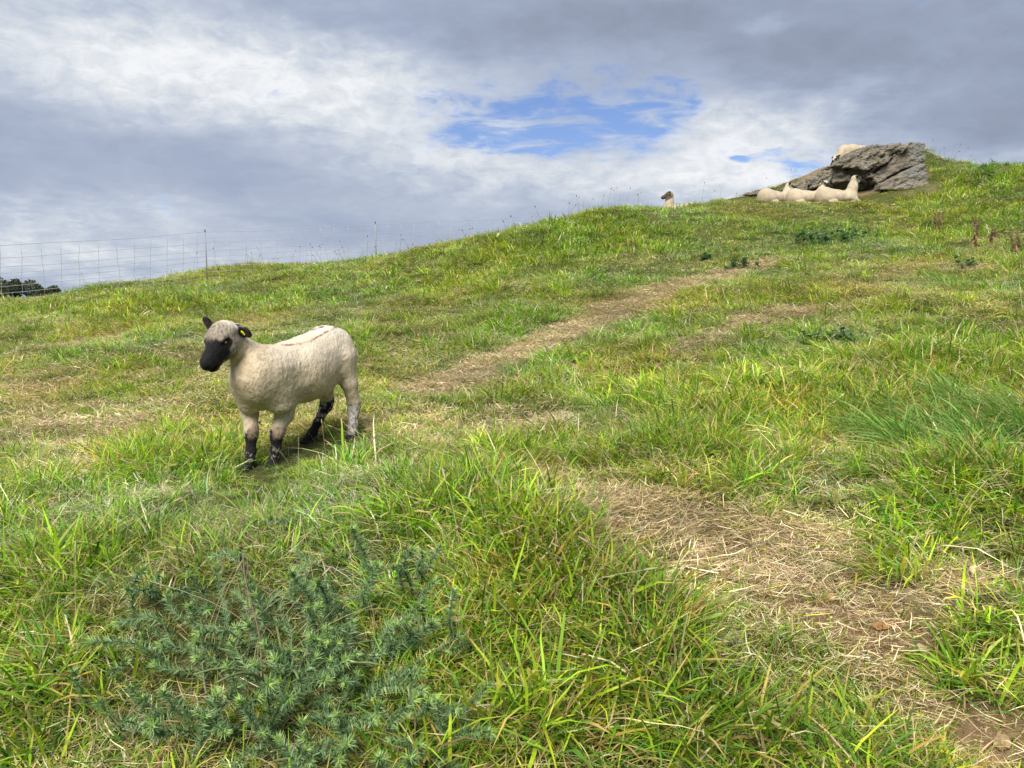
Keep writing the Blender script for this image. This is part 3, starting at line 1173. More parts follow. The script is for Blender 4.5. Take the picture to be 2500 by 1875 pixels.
def standing_sheep():
    dFL, dFR = hit(672, 1134), hit(607, 1146)
    dHL, dHR = hit(860, 1074), hit(748, 1078)
    A, B, Cc, Dd = dFL[1], dFR[1], dHL[1], dHR[1]
    F0, H0 = (A + B) / 2, (Cc + Dd) / 2
    fw = np.array([-.62, -.785, 0.0])
    lat = np.array([.785, -.62, 0.0])
    up = np.array([0, 0, 1.0])
    chest, mid, rump = P(646, 930, F0 + .05), P(738, 902, (F0 + H0) / 2 + .02), P(797, 861, H0)
    fld = Field((-1.95, 4.0, .35), (-.75, 5.5, 1.62), .0062)
    fl = (lat, .86)
    fld.cone(chest, mid, .164, .196, .04, fl)
    fld.cone(mid, rump, .190, .183, .06, fl)
    fld.cone(P(700, 918, (F0 + H0) / 2 - .02), P(776, 914, (F0 + H0) / 2 + .12), .165, .140, .05, fl)     # belly
    fld.ell(P(628, 917, F0 - .06), (fw, lat, up), (.13, .135, .17), .08)
    fld.ell(P(826, 868, H0 + .07), (fw, lat, up), (.07, .12, .145), .08)         # round rump
    fld.ell(P(668, 893, F0 + .08), (fw, lat, up), (.16, .10, .11), .10)         # withers
    fld.cone(P(668, 905, F0 + .03) + lat * .02, P(690, 985, F0 + .03), .105, .070, .10)   # near shoulder
    fld.cone(P(598, 930, F0 + .02), P(606, 985, F0 + .02), .10, .065, .07)         # far shoulder
    # neck
    n0, n1 = P(628, 890, F0 - .02), P(568, 832, F0 - .11)
    fld.cone(n0, lerp(n0, n1, .55), .108, .080, .045)
    fld.cone(lerp(n0, n1, .5), n1, .081, .062, .022)
    fld.cone(P(604, 922, F0 - .07), P(584, 872, F0 - .09), .080, .050, .04)         # throat line
    # head
    hc, hn = P(545, 823, F0 - .19), P(507, 890, F0 - .31)
    hd = hn - hc
    hd /= np.linalg.norm(hd)
    hl = np.cross(up, hd)
    hl /= np.linalg.norm(hl)          # towards its left = camera right
    if hl[0] < 0:
        hl = -hl
    hu = np.cross(hd, hl)
    if hu[2] < 0:
        hu = -hu
    fld.ell(hc + hu * .012, (hd, hl, hu), (.100, .084, .080), .03)
    fld.ell(hc - hu * .035 + hd * .045 + hl * .010, (hd, hl, hu), (.088, .066, .072), .04)   # cheeks and jaw
    fld.ell(hc - hu * .045 + hl * .048 + hd * .005, (hd, hl, hu), (.070, .040, .070), .03)
    fld.ell(hc - hu * .045 - hl * .048 + hd * .005, (hd, hl, hu), (.070, .040, .070), .03)
    fld.ell(P(573, 812, F0 - .12), (hd, hl, hu), (.060, .055, .058), .03)      # poll
    fld.ell(P(577, 846, F0 - .17), (hd, hl, hu), (.060, .036, .062), .03)      # near cheek
    nose = hc + hd * .190 - hu * .006
    fld.cone(hc + hd * .05 + hu * .010, nose + hu * .006, .064, .050, .03, (hl, .88))
    fld.cone(hc + hd * .06 - hu * .042, nose - hu * .032 - hd * .012, .046, .033, .03)       # lower jaw
    for s in (1, -1):
        fld.ell(hc + hd * .048 + hu * .044 + hl * .056 * s, (hd, hl, hu), (.030, .018, .016), .02)    # brow
        fld.ell(nose + hd * .028 + hl * .017 * s + hu * .012, (hd, hl, hu), (.012, .006, .009), .010, sub=True)   # nostril
        fld.ell(hc + hd * .055 + hu * .022 + hl * .076 * s, (hd, hl, hu), (.017, .014, .012), .01, sub=True)      # eye socket
    fld.ell(nose + hd * .02 - hu * .024, (hd, hl, hu), (.030, .05, .0042), .012, sub=True)    # mouth
    # ears
    e0, e1 = P(584, 806, F0 - .14), P(612, 813, F0 - .20)
    ea = (e1 - e0) / np.linalg.norm(e1 - e0)
    en = np.array([.10, -.80, -.45])
    en -= ea * (en @ ea)
    en /= np.linalg.norm(en)
    ew = np.cross(ea, en)
    ec = lerp(e0, e1, .5)
    fld.ell(ec, (ea, ew, en), (.060, .042, .013), .012)
    fld.ell(ec + en * .020, (ea, ew, en), (.042, .024, .013), .008, sub=True)
    fld.cone(hc + hl * .062 + hu * .03 - hd * .02, e0, .026, .020, .02)
    g0, g1 = P(512, 793, F0 - .20), P(500, 776, F0 - .22)
    ga = (g1 - g0) / np.linalg.norm(g1 - g0)
    gn = np.array([.35, .9, 0])
    gn -= ga * (gn @ ga)
    gn /= np.linalg.norm(gn)
    fld.ell(lerp(g0, g1, .5), (ga, np.cross(ga, gn), gn), (.034, .028, .012), .012)
    fld.cone(hc - hl * .06 + hu * .045 - hd * .02, g0, .022, .018, .02)
    # legs: (u, v, depth, radius)
    legs = {
        'FL': [(694, 985, A + .10, .078), (694, 1012, A + .09, .055), (677, 1052, A + .02, .041), (675, 1062, A + .02, .039), (674, 1098, A + .01, .029), (671, 1113, A, .0265), (669, 1130, A - .02, .030)],
        'FR': [(608, 985, B + .13, .066), (610, 1010, B + .12, .050), (613, 1050, B + .05, .040), (613, 1062, B + .05, .037), (612, 1102, B + .03, .028), (610, 1122, B + .01, .0265), (605, 1141, B - .015, .030)],
        'HL': [(832, 880, Cc + .05, .098), (853, 934, Cc + .06, .053), (864, 984, Cc + .10, .041), (864, 1000, Cc + .10, .037), (861, 1036, Cc + .05, .029), (860, 1058, Cc + .02, .030), (858, 1070, Cc, .032)],
        'HR': [(786, 905, Dd + .02, .085), (792, 950, Dd, .056), (799, 978, Dd + .06, .042), (796, 992, Dd + .06, .038), (776, 1030, Dd + .02, .028), (764, 1056, Dd, .029), (748, 1073, Dd - .04, .029)],
    }
    LP = {}
    for k, js in legs.items():
        pts = [P(u, v, d) for u, v, d, _ in js]
        LP[k] = pts
        for (a, b, ja, jb) in zip(pts[:-1], pts[1:], js[:-1], js[1:]):
            fld.cone(a, b, ja[3], jb[3], .05 if ja[3] > .08 else .026)
        # cloven hoof
        for s in (1, -1):
            fld.ell(pts[-1] + fw * .018 + lat * .013 * s - up * .008, (fw, lat, up), (.034, .015, .024), .008)
    fld.cone(P(850, 852, H0 + .13), P(862, 905, H0 + .14), .032, .020, .03)      # docked tail
    # slight unevenness of the fleece
    idx = np.argwhere(np.abs(fld.F) < .03)
    pw = fld.lo + fld.h * idx
    fld.F[tuple(idx.T)] += (fbm(pw[:, 0] * 14, pw[:, 1] * 14, pw[:, 2] * 11, oct=3) * .0035 + fbm(pw[:, 0] * 45, pw[:, 1] * 45, pw[:, 2] * 36, oct=2) * .0016).astype(np.float32)
    V, Fq = fld.mesh()
    base = np.array([(dFL[0] + dHR[0]) / 2, (dFL[1] + dHL[1]) / 2, float(ground_z(*[np.array([q]) for q in ((dFL[0] + dHR[0]) / 2, (dFL[1] + dHL[1]) / 2)])[0])])

    nz = fbm(V[:, 0] * 30, V[:, 1] * 30, V[:, 2] * 30, oct=3)
    nz2 = fbm(V[:, 0] * 80 + 5, V[:, 1] * 80, V[:, 2] * 40, oct=2)
    C = np.tile(WOOL, (len(V), 1)) * (1 + .06 * nz[:, None])
    # whiter fleece along the back, yellower brisket
    pu, pv = proj(V)
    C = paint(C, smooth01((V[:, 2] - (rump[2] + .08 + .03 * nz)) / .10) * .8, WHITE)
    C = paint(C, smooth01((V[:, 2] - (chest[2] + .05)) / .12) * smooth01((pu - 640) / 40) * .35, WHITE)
    C = paint(C, .5 * np.exp(-(seg_dist(V, P(600, 960, F0 - .1), P(575, 880, F0 - .15)) / .13) ** 2), (.48, .375, .225))
    # head wool, black face
    dh = np.linalg.norm(V - hc, axis=1)
    rel = V - hc
    a_, l_, u_ = rel @ hd, rel @ hl, rel @ hu
    onhead = smooth01((.118 - seg_dist(V, hc - hd * .01 - hu * .01, nose) + .008 * nz) / .016) * smooth01((a_ + .07 - .25 * np.clip(-u_ - .03, 0, .1)) / .04)
    C = paint(C, onhead * .95, HEADW)
    C = paint(C, onhead * smooth01((-.03 - a_ + u_ * .4 + .02) / .06) * .4, WOOL * .8)
    C = paint(C, onhead * smooth01((nz2 - .12) / .25) * .55, (.06, .05, .042))
    C = paint(C, onhead * smooth01((-nz2 - .15) / .25) * .45, (.34, .30, .24))
    face = smooth01((a_ - (.064 + .55 * np.clip(-u_ - .02, -.03, .2) * (np.abs(l_) > .03)) + .012 * nz) / .03)
    C = paint(C, face * smooth01((.098 - seg_dist(V, hc + hd * .05 - hu * .01, nose + hd * .03 - hu * .01)) / .012), BLACK)
    C = paint(C, smooth01((a_ - .055) / .05) * smooth01((-u_ - .035) / .03) * onhead * .75, (.10, .085, .075))
    for s in (1, -1):
        ev = hc + hd * .055 + hu * .020 + hl * .074 * s
        q = V - ev
        de = np.sqrt((q @ hd) ** 2 / 1.7 + (q @ hl) ** 2 + (q @ hu) ** 2)
        C = paint(C, smooth01((.036 + .006 * nz - de) / .014), BLACK)
    for a, b, r_ in ((e0, e1, .046), (g0, g1, .036)):
        C = paint(C, smooth01((r_ - seg_dist(V, a, b)) / .010), EARC)
    C = paint(C, smooth01((.045 - np.linalg.norm(V - (hc + hl * .055 + hu * .035 - hd * .01), axis=1)) / .02) * 0, BLACK)
    # legs
    for k, (top, white) in {'FL': (3, 1), 'FR': (3, 1), 'HL': (2, 1), 'HR': (2, 1)}.items():
        pts = LP[k]
        d = np.min([seg_dist(V, a, b) for a, b in zip(pts[2:-1], pts[3:])] + [np.linalg.norm(V - pts[-1], axis=1)], axis=0)
        onleg = smooth01((.062 - d) / .012)
        zt = pts[2][2]
        zb = pts[-1][2]
        h_ = (V[:, 2] - zb) / (zt - zb)
        if k in ('FL', 'FR'):
            blk = smooth01((1.05 - h_ + .22 * nz) / .12)
            C = paint(C, onleg * blk, BLACK * 1.2)
            side = (V - pts[4]) @ (lat if k == 'FL' else lat)
            wp = smooth01((side - .010 + .012 * nz2) / .010) * smooth01((.55 - h_) / .1) * smooth01((h_ - .12) / .1) if k == 'FL' else \
                smooth01(((V - pts[4]) @ fw * .4 + side - .008 + .014 * nz2) / .010) * smooth01((.46 - h_) / .08) * smooth01((h_ - .12) / .06)
            C = paint(C, onleg * wp * smooth01((nz2 + .6 * nz - .18) / .12) * .8, (.32, .295, .27))
            C = paint(C, onleg * smooth01((h_ - .70) / .2) * smooth01((1.25 - h_) / .2) * smooth01((side - .004) / .02) * .8, (.30, .21, .15))
        elif k == 'HL':
            m = smooth01((nz2 * .9 + nz * .5 + .55 - h_) / .35)
            C = paint(C, onleg * smooth01((1.1 - h_) / .2), (.40, .37, .33))
            C = paint(C, onleg * m * .8, (.05, .045, .045))
            C = paint(C, onleg * smooth01((.16 - h_) / .06), BLACK)
        else:
            C = paint(C, onleg * smooth01((1.3 - h_) / .2), BLACK * 1.2)
            C = paint(C, onleg * smooth01((nz2 + nz * .6 - .15) / .25) * smooth01((h_ - .42) / .12) * smooth01((1.15 - h_) / .1), (.36, .33, .30))
        C = paint(C, smooth01((zb + .004 - V[:, 2]) / .012) * (d < .07), (.03, .027, .024))
    C = paint(C, .55 * np.exp(-(np.linalg.norm(V - P(733, 966, F0 + .06), axis=1) / .035) ** 2), (.27, .17, .12))  # brownish shadow of the armpit fold, painted on the coat
    # shear nicks along the back: two thin red-brown lines, fixed to the fleece
    upn = (V[:, 2] > mid[2] + .05)
    for line, w_ in ((((664, 840), (708, 824), (752, 808), (789, 797)), 2.0), (((690, 842), (722, 841), (760, 832), (793, 812), (824, 797)), 1.7)):
        best = np.full(len(V), 1e9)
        for (ua, va), (ub, vb) in zip(line[:-1], line[1:]):
            t_ = np.clip(((pu - ua) * (ub - ua) + (pv - va) * (vb - va)) / ((ub - ua) ** 2 + (vb - va) ** 2), 0, 1)
            best = np.minimum(best, np.hypot(pu - ua - t_ * (ub - ua), pv - va - t_ * (vb - va)))
        brk = smooth01((fbm(V[:, 0] * 22 + 3, V[:, 1] * 22, V[:, 2] * 22, oct=2) + .35) / .4)
        C = paint(C, smooth01((w_ + .7 + 2.2 * nz - best) / 1.5) * upn * np.maximum(brk, .45) * .95, (.15, .050, .03))
        C = paint(C, smooth01((w_ + 4.0 - best) / 4.0) * upn * brk * .22, (.34, .20, .13))
    crimp = 1 - .85 * smooth01((V[:, 2] - (mid[2] - .07)) / .10) * smooth01((pu - 655) / 60)
    C = np.c_[np.clip(C, 0, 1), np.clip(crimp + .1 * nz, .1, 1)]
    s = body_obj('sheep', V - base, Fq, np.clip(C, 0, 1), None)
    s.location = base
    tag(s, 'shorn sheep with black face standing side-on in the grass below the hill', 'sheep')
    # eyes and ear tag
    for sd in (1, -1):
        ctr = hc + hd * .055 + hu * .022 + hl * .0665 * sd - base
        ico = ico_sphere(2)
        mesh_obj('eye', ctr + ico[0] * .0125, ico[1], MAT_EYE, s)
    tc_ = ec + en * .014
    box = []
    aa, bb = ea * .7 + ew * .7, -ea * .7 + ew * .7
    for dx, dy in ((-.016, -.006), (.002, -.010), (.016, -.004), (.017, .006), (.002, .010), (-.010, .012), (-.018, .006)):
        box.append(tc_ + aa * dx + bb * dy - base)
    vv = box + [p + en * .004 for p in box]
    n_ = len(box)
    ff = [list(range(n_))[::-1], [n_ + i for i in range(n_)]] + [[i, (i + 1) % n_, n_ + (i + 1) % n_, n_ + i] for i in range(n_)]
    mesh_obj('ear_tag', vv, ff, MAT_TAG, s, smooth=False)
    return s


_ico = {}


def ico_sphere(sub):
    if sub in _ico:
        return _ico[sub]
    import bmesh
    bm = bmesh.new()
    bmesh.ops.create_icosphere(bm, subdivisions=sub, radius=1.0)
    v = np.array([p.co[:] for p in bm.verts])
    f = [[q.index for q in p.verts] for p in bm.faces]
    bm.free()
    _ico[sub] = (v, f)
    return _ico[sub]


standing_sheep()


# ------------------------------------------------------------------ lying and grazing sheep (local frame: +x forward, +y left, +z up)
def local_sheep(loc, rz, label, pose='lying', head=(.34, 0, .50), yaw=0.0, pitch=.35, scale=1.0, dark=0.0, tag_side=None, h=.0125, group=None):
    fx, fy, fz = np.eye(3)
    fld = Field((-.62, -.36, -.12), (.75, .36, .98), h)
    hc = np.array(head, float)
    if pose == 'lying':
        fld.cone((-.24, 0, .175), (.02, 0, .145), .185, .146, .05)
        fld.cone((.02, 0, .150), (.28, 0, .155), .150, .118, .05)
        fld.ell((-.27, 0, .13), (fx, fy, fz), (.19, .20, .21), .05)
        for s in (1, -1):
            fld.ell((-.22, .14 * s, .12), (fx, fy, fz), (.15, .08, .125), .02)
            fld.cone((-.08, .19 * s, .05), (-.22, .21 * s, .03), .042, .030, .02)
            fld.cone((-.22, .22 * s, .02), (.04, .23 * s, .015), .026, .020, .015)
            fld.cone((.24, .09 * s, .13), (.36, .12 * s, .09), .085, .048, .05)
            fld.cone((.36, .12 * s, .09), (.42, .13 * s, .05), .046, .036, .03)
            fld.cone((.42, .13 * s, .05), (.26, .15 * s, .025), .034, .024, .02)
            fld.cone((.41, .13 * s, .045), (.50, .13 * s, .025), .030, .024, .02)
        n0 = np.array([.31, 0, .20])
    else:
        fld.cone((-.26, 0, .52), (.02, 0, .54), .175, .17, .05, (fy, .85))
        fld.cone((.02, 0, .54), (.24, 0, .53), .17, .145, .05, (fy, .85))
        fld.ell((-.33, 0, .51), (fx, fy, fz), (.13, .15, .17), .06)
        for s in (1, -1):
            fld.cone((-.30, .09 * s, .45), (-.33, .10 * s, .30), .12, .06, .05)
            fld.cone((-.33, .10 * s, .30), (-.40, .10 * s, .24), .055, .036, .03)
            fld.cone((-.40, .10 * s, .24), (-.37, .10 * s, .02), .034, .026, .02)
            fld.cone((.22, .09 * s, .45), (.22, .10 * s, .28), .085, .045, .05)
            fld.cone((.22, .10 * s, .28), (.24, .10 * s, .02), .038, .026, .02)
        n0 = np.array([.24, 0, .54])
    nb = hc + np.array([-.03 * math.cos(yaw), -.03 * math.sin(yaw), -.03])
    nk = 1.18 if dark else 1.0
    fld.cone(n0, lerp(n0, nb, .55), .132 * nk, .094 * nk, .09)
    fld.cone(lerp(n0, nb, .5), nb, .096 * nk, .072 * nk, .05)
    hd = np.array([math.cos(yaw) * math.cos(pitch), math.sin(yaw) * math.cos(pitch), -math.sin(pitch)])
    hl = np.array([-math.sin(yaw), math.cos(yaw), 0])
    hu = np.cross(hd, hl)
    fld.ell(hc, (hd, hl, hu), (.098, .074, .076), .025)
    nose = hc + hd * .19 - hu * .012
    fld.cone(hc + hd * .04 - hu * .005, nose, .062, .044, .03)
    fld.cone(hc + hd * .03 - hu * .04, nose - hu * .024 - hd * .01, .040, .028, .03)
    ears = []
    for s in (1, -1):
        e0, e1 = hc + hl * .055 * s + hu * .035 - hd * .02, hc + hl * .155 * s + hu * .030 - hd * .035
        ears.append((e0, e1))
        fld.cone(e0, lerp(e0, e1, .55), .020, .032, .012, (hu, .7))
        fld.cone(lerp(e0, e1, .55), e1, .032, .016, .012, (hu, .7))
    V, Fq = fld.mesh()
    nz = fbm(V[:, 0] * 20, V[:, 1] * 20, V[:, 2] * 20, oct=2)
    C = np.tile(WOOL * .84, (len(V), 1)) * (1 + .05 * nz[:, None])
    rel = V - hc
    a_ = rel @ hd
    near_h = smooth01((.20 - np.linalg.norm(rel - hd * .06, axis=1)) / .03)
    if dark:
        C = paint(C, near_h * smooth01((a_ + .07) / .05), (.055, .04, .038))
        C = paint(C, near_h * smooth01((a_ + .12) / .05) * .6, (.10, .075, .065))
    else:
        C = paint(C, near_h * smooth01((a_ + .05) / .05) * .8, (.50, .45, .37))
        C = paint(C, near_h * smooth01((a_ - .072 + .012 * nz) / .02), BLACK)
        for s in (1, -1):
            C = paint(C, smooth01((.042 - np.linalg.norm(V - (hc + hd * .05 + hu * .02 + hl * .058 * s), axis=1)) / .012), BLACK)
    for e0, e1 in ears:
        C = paint(C, smooth01((.036 - seg_dist(V, e0, e1)) / .008), EARC)
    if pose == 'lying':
        C = paint(C, smooth01((.12 + .03 * nz - V[:, 2]) / .12) * .65, (.26, .20, .13))  # shade on the lower body, painted into the coat colour
        C = paint(C, smooth01((-.30 - V[:, 0] + .03 * nz) / .12) * .45, (.30, .235, .16))  # rump edge darkened: painted shade that sets each body apart
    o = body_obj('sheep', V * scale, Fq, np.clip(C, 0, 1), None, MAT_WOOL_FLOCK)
    o.location = tuple(loc)
    o.rotation_euler = (0, 0, rz)
    tag(o, label, 'sheep', group)
    ico = ico_sphere(2)
    for s in (1, -1):
        mesh_obj('eye', (hc + hd * .058 + hu * .024 + hl * .062 * s + ico[0] * .013) * scale, ico[1], MAT_EYE, o)
    for s in (tag_side or ()):
        e0, e1 = ears[0 if s > 0 else 1]
        c_ = lerp(e0, e1, .6) - hu * .028
        w1, w2 = hl * .017 * s, hu * .026
        q = [c_ - w1 - w2, c_ + w1 - w2, c_ + w1 * 1.1 + w2, c_ - w1 * 1.1 + w2]
        n_ = -hd * .004
        vv = np.array([p + n_ + hd * .022 for p in q] + [p - n_ + hd * .022 for p in q]) * scale
        mesh_obj('ear_tag', vv, [[3, 2, 1, 0], [4, 5, 6, 7]] + [[i, (i + 1) % 4, 4 + (i + 1) % 4, 4 + i] for i in range(4)], MAT_TAG, o, smooth=False)
    return o


GRP = 'sheep resting on the hill'


def seat(u, v, D, sink=.02):
    p = P(u, v, D)
    z = float(ground_z(np.array([p[0]]), np.array([p[1]]))[0])
    return np.array([p[0], p[1], z - sink])


def lying_at(u, v, rz, *a, D=17.55, **k):
    p = seat(u, v, D, 0)
    KEEPOUT.append((p[0] - .1, p[1], .22))
    KEEPOUT.append((p[0] + .2, p[1], .2))
    return local_sheep((p[0], p[1], p[2] - .03), rz, *a, group=GRP, **k)


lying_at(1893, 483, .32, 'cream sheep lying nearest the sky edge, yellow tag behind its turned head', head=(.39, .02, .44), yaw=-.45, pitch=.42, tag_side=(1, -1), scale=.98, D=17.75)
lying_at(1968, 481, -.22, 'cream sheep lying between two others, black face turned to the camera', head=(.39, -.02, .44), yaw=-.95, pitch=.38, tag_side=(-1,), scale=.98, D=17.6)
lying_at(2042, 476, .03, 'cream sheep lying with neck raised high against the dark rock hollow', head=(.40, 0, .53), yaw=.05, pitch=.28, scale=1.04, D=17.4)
_p = P(1662, 480, 18.9)
local_sheep((_p[0], _p[1], P(1655, 464, 18.9)[2] - .625), math.pi - .35, 'sheep with dark brown face looking over the skyline, only head and neck showing', head=(.31, 0, .60), yaw=.1, pitch=.38, dark=1, tag_side=(1,), scale=.90, group=GRP)
for _y in np.arange(18.4, 19.6, .02):      # where the bank is just high enough to carry it
    _p, _zt = P(2082, 370, _y), P(2088, 351, _y)[2]
    if float(ground_z(np.array([_p[0]]), np.array([_p[1]]))[0]) >= _zt - .715:
        break
local_sheep((_p[0], _p[1], _zt - .715), math.pi + .25, 'sheep grazing head down on top of the rock outcrop', pose='standing', head=(.46, 0, .36), yaw=0, pitch=.95, group=GRP, scale=.98)


# ------------------------------------------------------------------ rock outcrop: tilted slabs
rock = empty('rock_outcrop', hit(2150, 468), 0, 'weathered grey outcrop of tilted slabs on the hilltop with a dark hollow', 'rock')
rbase = np.array(rock.location)


def zc(x, y):
    return 1580 + x / 2.404, 310 + y / 2.404


def slab(outline, D, depth, lean=.12, rough=.045, h=.015, grey=None, seed=0, strata=28, round_=.03):
    """a slab whose face has the given outline where it stands, `depth` metres thick, leaning back"""
    pts = np.array([P(*zc(*q), D) for q in outline])
    ox, oz = pts[:, 0], pts[:, 2]
    lo = (ox.min() - .12, D - .15, oz.min() - .12)
    hi = (ox.max() + .12, D + depth + .25, oz.max() + .12)
    f = Field(lo, hi, h)
    ax = [f.lo[k] + h * np.arange(f.n[k]) for k in range(3)]
    Xg, Zg = np.meshgrid(ax[0], ax[2], indexing='ij')
    d = np.full(Xg.shape, 1e9)
    sgn = np.ones(Xg.shape)
    n = len(ox)
    for i in range(n):
        ax_, az_, bx_, bz_ = ox[i], oz[i], ox[(i + 1) % n], oz[(i + 1) % n]
        t_ = np.clip(((Xg - ax_) * (bx_ - ax_) + (Zg - az_) * (bz_ - az_)) / ((bx_ - ax_) ** 2 + (bz_ - az_) ** 2 + 1e-12), 0, 1)
        d = np.minimum(d, np.hypot(Xg - ax_ - t_ * (bx_ - ax_), Zg - az_ - t_ * (bz_ - az_)))
        c = ((az_ > Zg) != (bz_ > Zg)) & (Xg < (bx_ - ax_) * (Zg - az_) / (bz_ - az_ + 1e-12) + ax_)
        sgn = np.where(c, -sgn, sgn)
    d2 = d * sgn
    Y = ax[1][None, :, None]
    front = D + lean * (Zg - oz.min())[:, None, :]
    dy = np.maximum(front - Y, Y - (D + depth))
    q1, q2 = d2[:, None, :] + round_ + 0 * Y, dy + round_
    F = np.minimum(np.maximum(q1, q2), 0) + np.hypot(np.maximum(q1, 0), np.maximum(q2, 0)) - round_
    gx_, gy_, gz_ = np.meshgrid(*ax, indexing='ij')
    st = math.radians(strata)
    along, across = gx_ * math.cos(st) + gz_ * math.sin(st), -gx_ * math.sin(st) + gz_ * math.cos(st)
    nn = fbm(along * 4.2 + seed, gy_ * 5, across * 6.5 + seed, oct=5, gain=.62)
    ledge = np.abs(perlin(along * 1.1 + 9 + seed, gy_ * 1.5, across * 9 + seed))
    g_amt = 1.0
    F = F + (nn * rough + (.5 - ledge) * rough * .9) * g_amt
    f.F = F.astype(np.float32)
    V, Fq = f.mesh()
    gcol = np.zeros((len(V), 3))
    if grey is not None:
        pu, pv = proj(V)
        x_, y_ = (pu - 1580) * 2.404, (pv - 310) * 2.404
        wob = fbm(V[:, 0] * 4, V[:, 1] * 4, V[:, 2] * 4) * 25
        m = np.ones(len(V))
        for (px, py, nx_, ny_) in grey:
            m *= smooth01(((x_ - px) * nx_ + (y_ - py) * ny_ + wob) / 18)
        gcol[:] = m[:, None]
    o = mesh_obj('slab', V - rbase, Fq, MAT_ROCK, rock, True, gcol, 'grey')
    v_, f_ = V, Fq
    vol = np.einsum('ij,ij->i', v_[f_[:, 0]], np.cross(v_[f_[:, 1]], v_[f_[:, 2]])).sum()
    if vol < 0:
        o.data.flip_normals()
    return o


RD = 18.05
slab([(1085, 225), (1180, 165), (1290, 112), (1420, 92), (1552, 84), (1520, 130), (1450, 170), (1395, 215), (1330, 245), (1240, 248), (1150, 240)], RD - .10, .55, .10, .06, seed=3)
slab([(1555, 86), (1643, 88), (1646, 200), (1600, 215), (1490, 252), (1420, 290), (1350, 335), (1325, 300), (1345, 270), (1400, 222), (1470, 170), (1530, 130)], RD - .02, .8, .10, .040,
     seed=8, h=.014, grey=[(1530, 150, .8, .45), (1560, 200, .1, -1.0)], round_=.015)
slab([(1372, 365), (1388, 330), (1440, 300), (1500, 270), (1570, 236), (1618, 208), (1650, 212), (1660, 345), (1500, 372)], RD - .30, .6, .16, .038, seed=15, grey=[(1500, 290, .3, -1.0), (1640, 260, -1.0, -.1)], round_=.02, strata=24)
slab([(930, 350), (960, 300), (1020, 268), (1090, 235), (1200, 240), (1330, 248), (1345, 275), (1330, 292), (1250, 300), (1180, 318), (1100, 330), (1010, 352)], RD + .04, .8, .14, .07, seed=21)
slab([(1000, 365), (1040, 335), (1150, 322), (1330, 280), (1420, 300), (1400, 370)], RD + .36, .6, .05, .05, seed=31)
slab([(570, 392), (600, 376), (660, 366), (692, 376), (690, 398), (600, 402)], RD + .30, .3, .2, .03, seed=41, h=.018)
slab([(790, 360), (830, 335), (900, 322), (950, 330), (940, 375), (830, 380)], RD - .02, .3, .2, .035, seed=47, h=.018)


# ------------------------------------------------------------------ grass on the hillside
HOOVES = [tuple(hit(u, v)[:2]) for u, v in ((672, 1134), (607, 1146), (860, 1074), (748, 1078))]


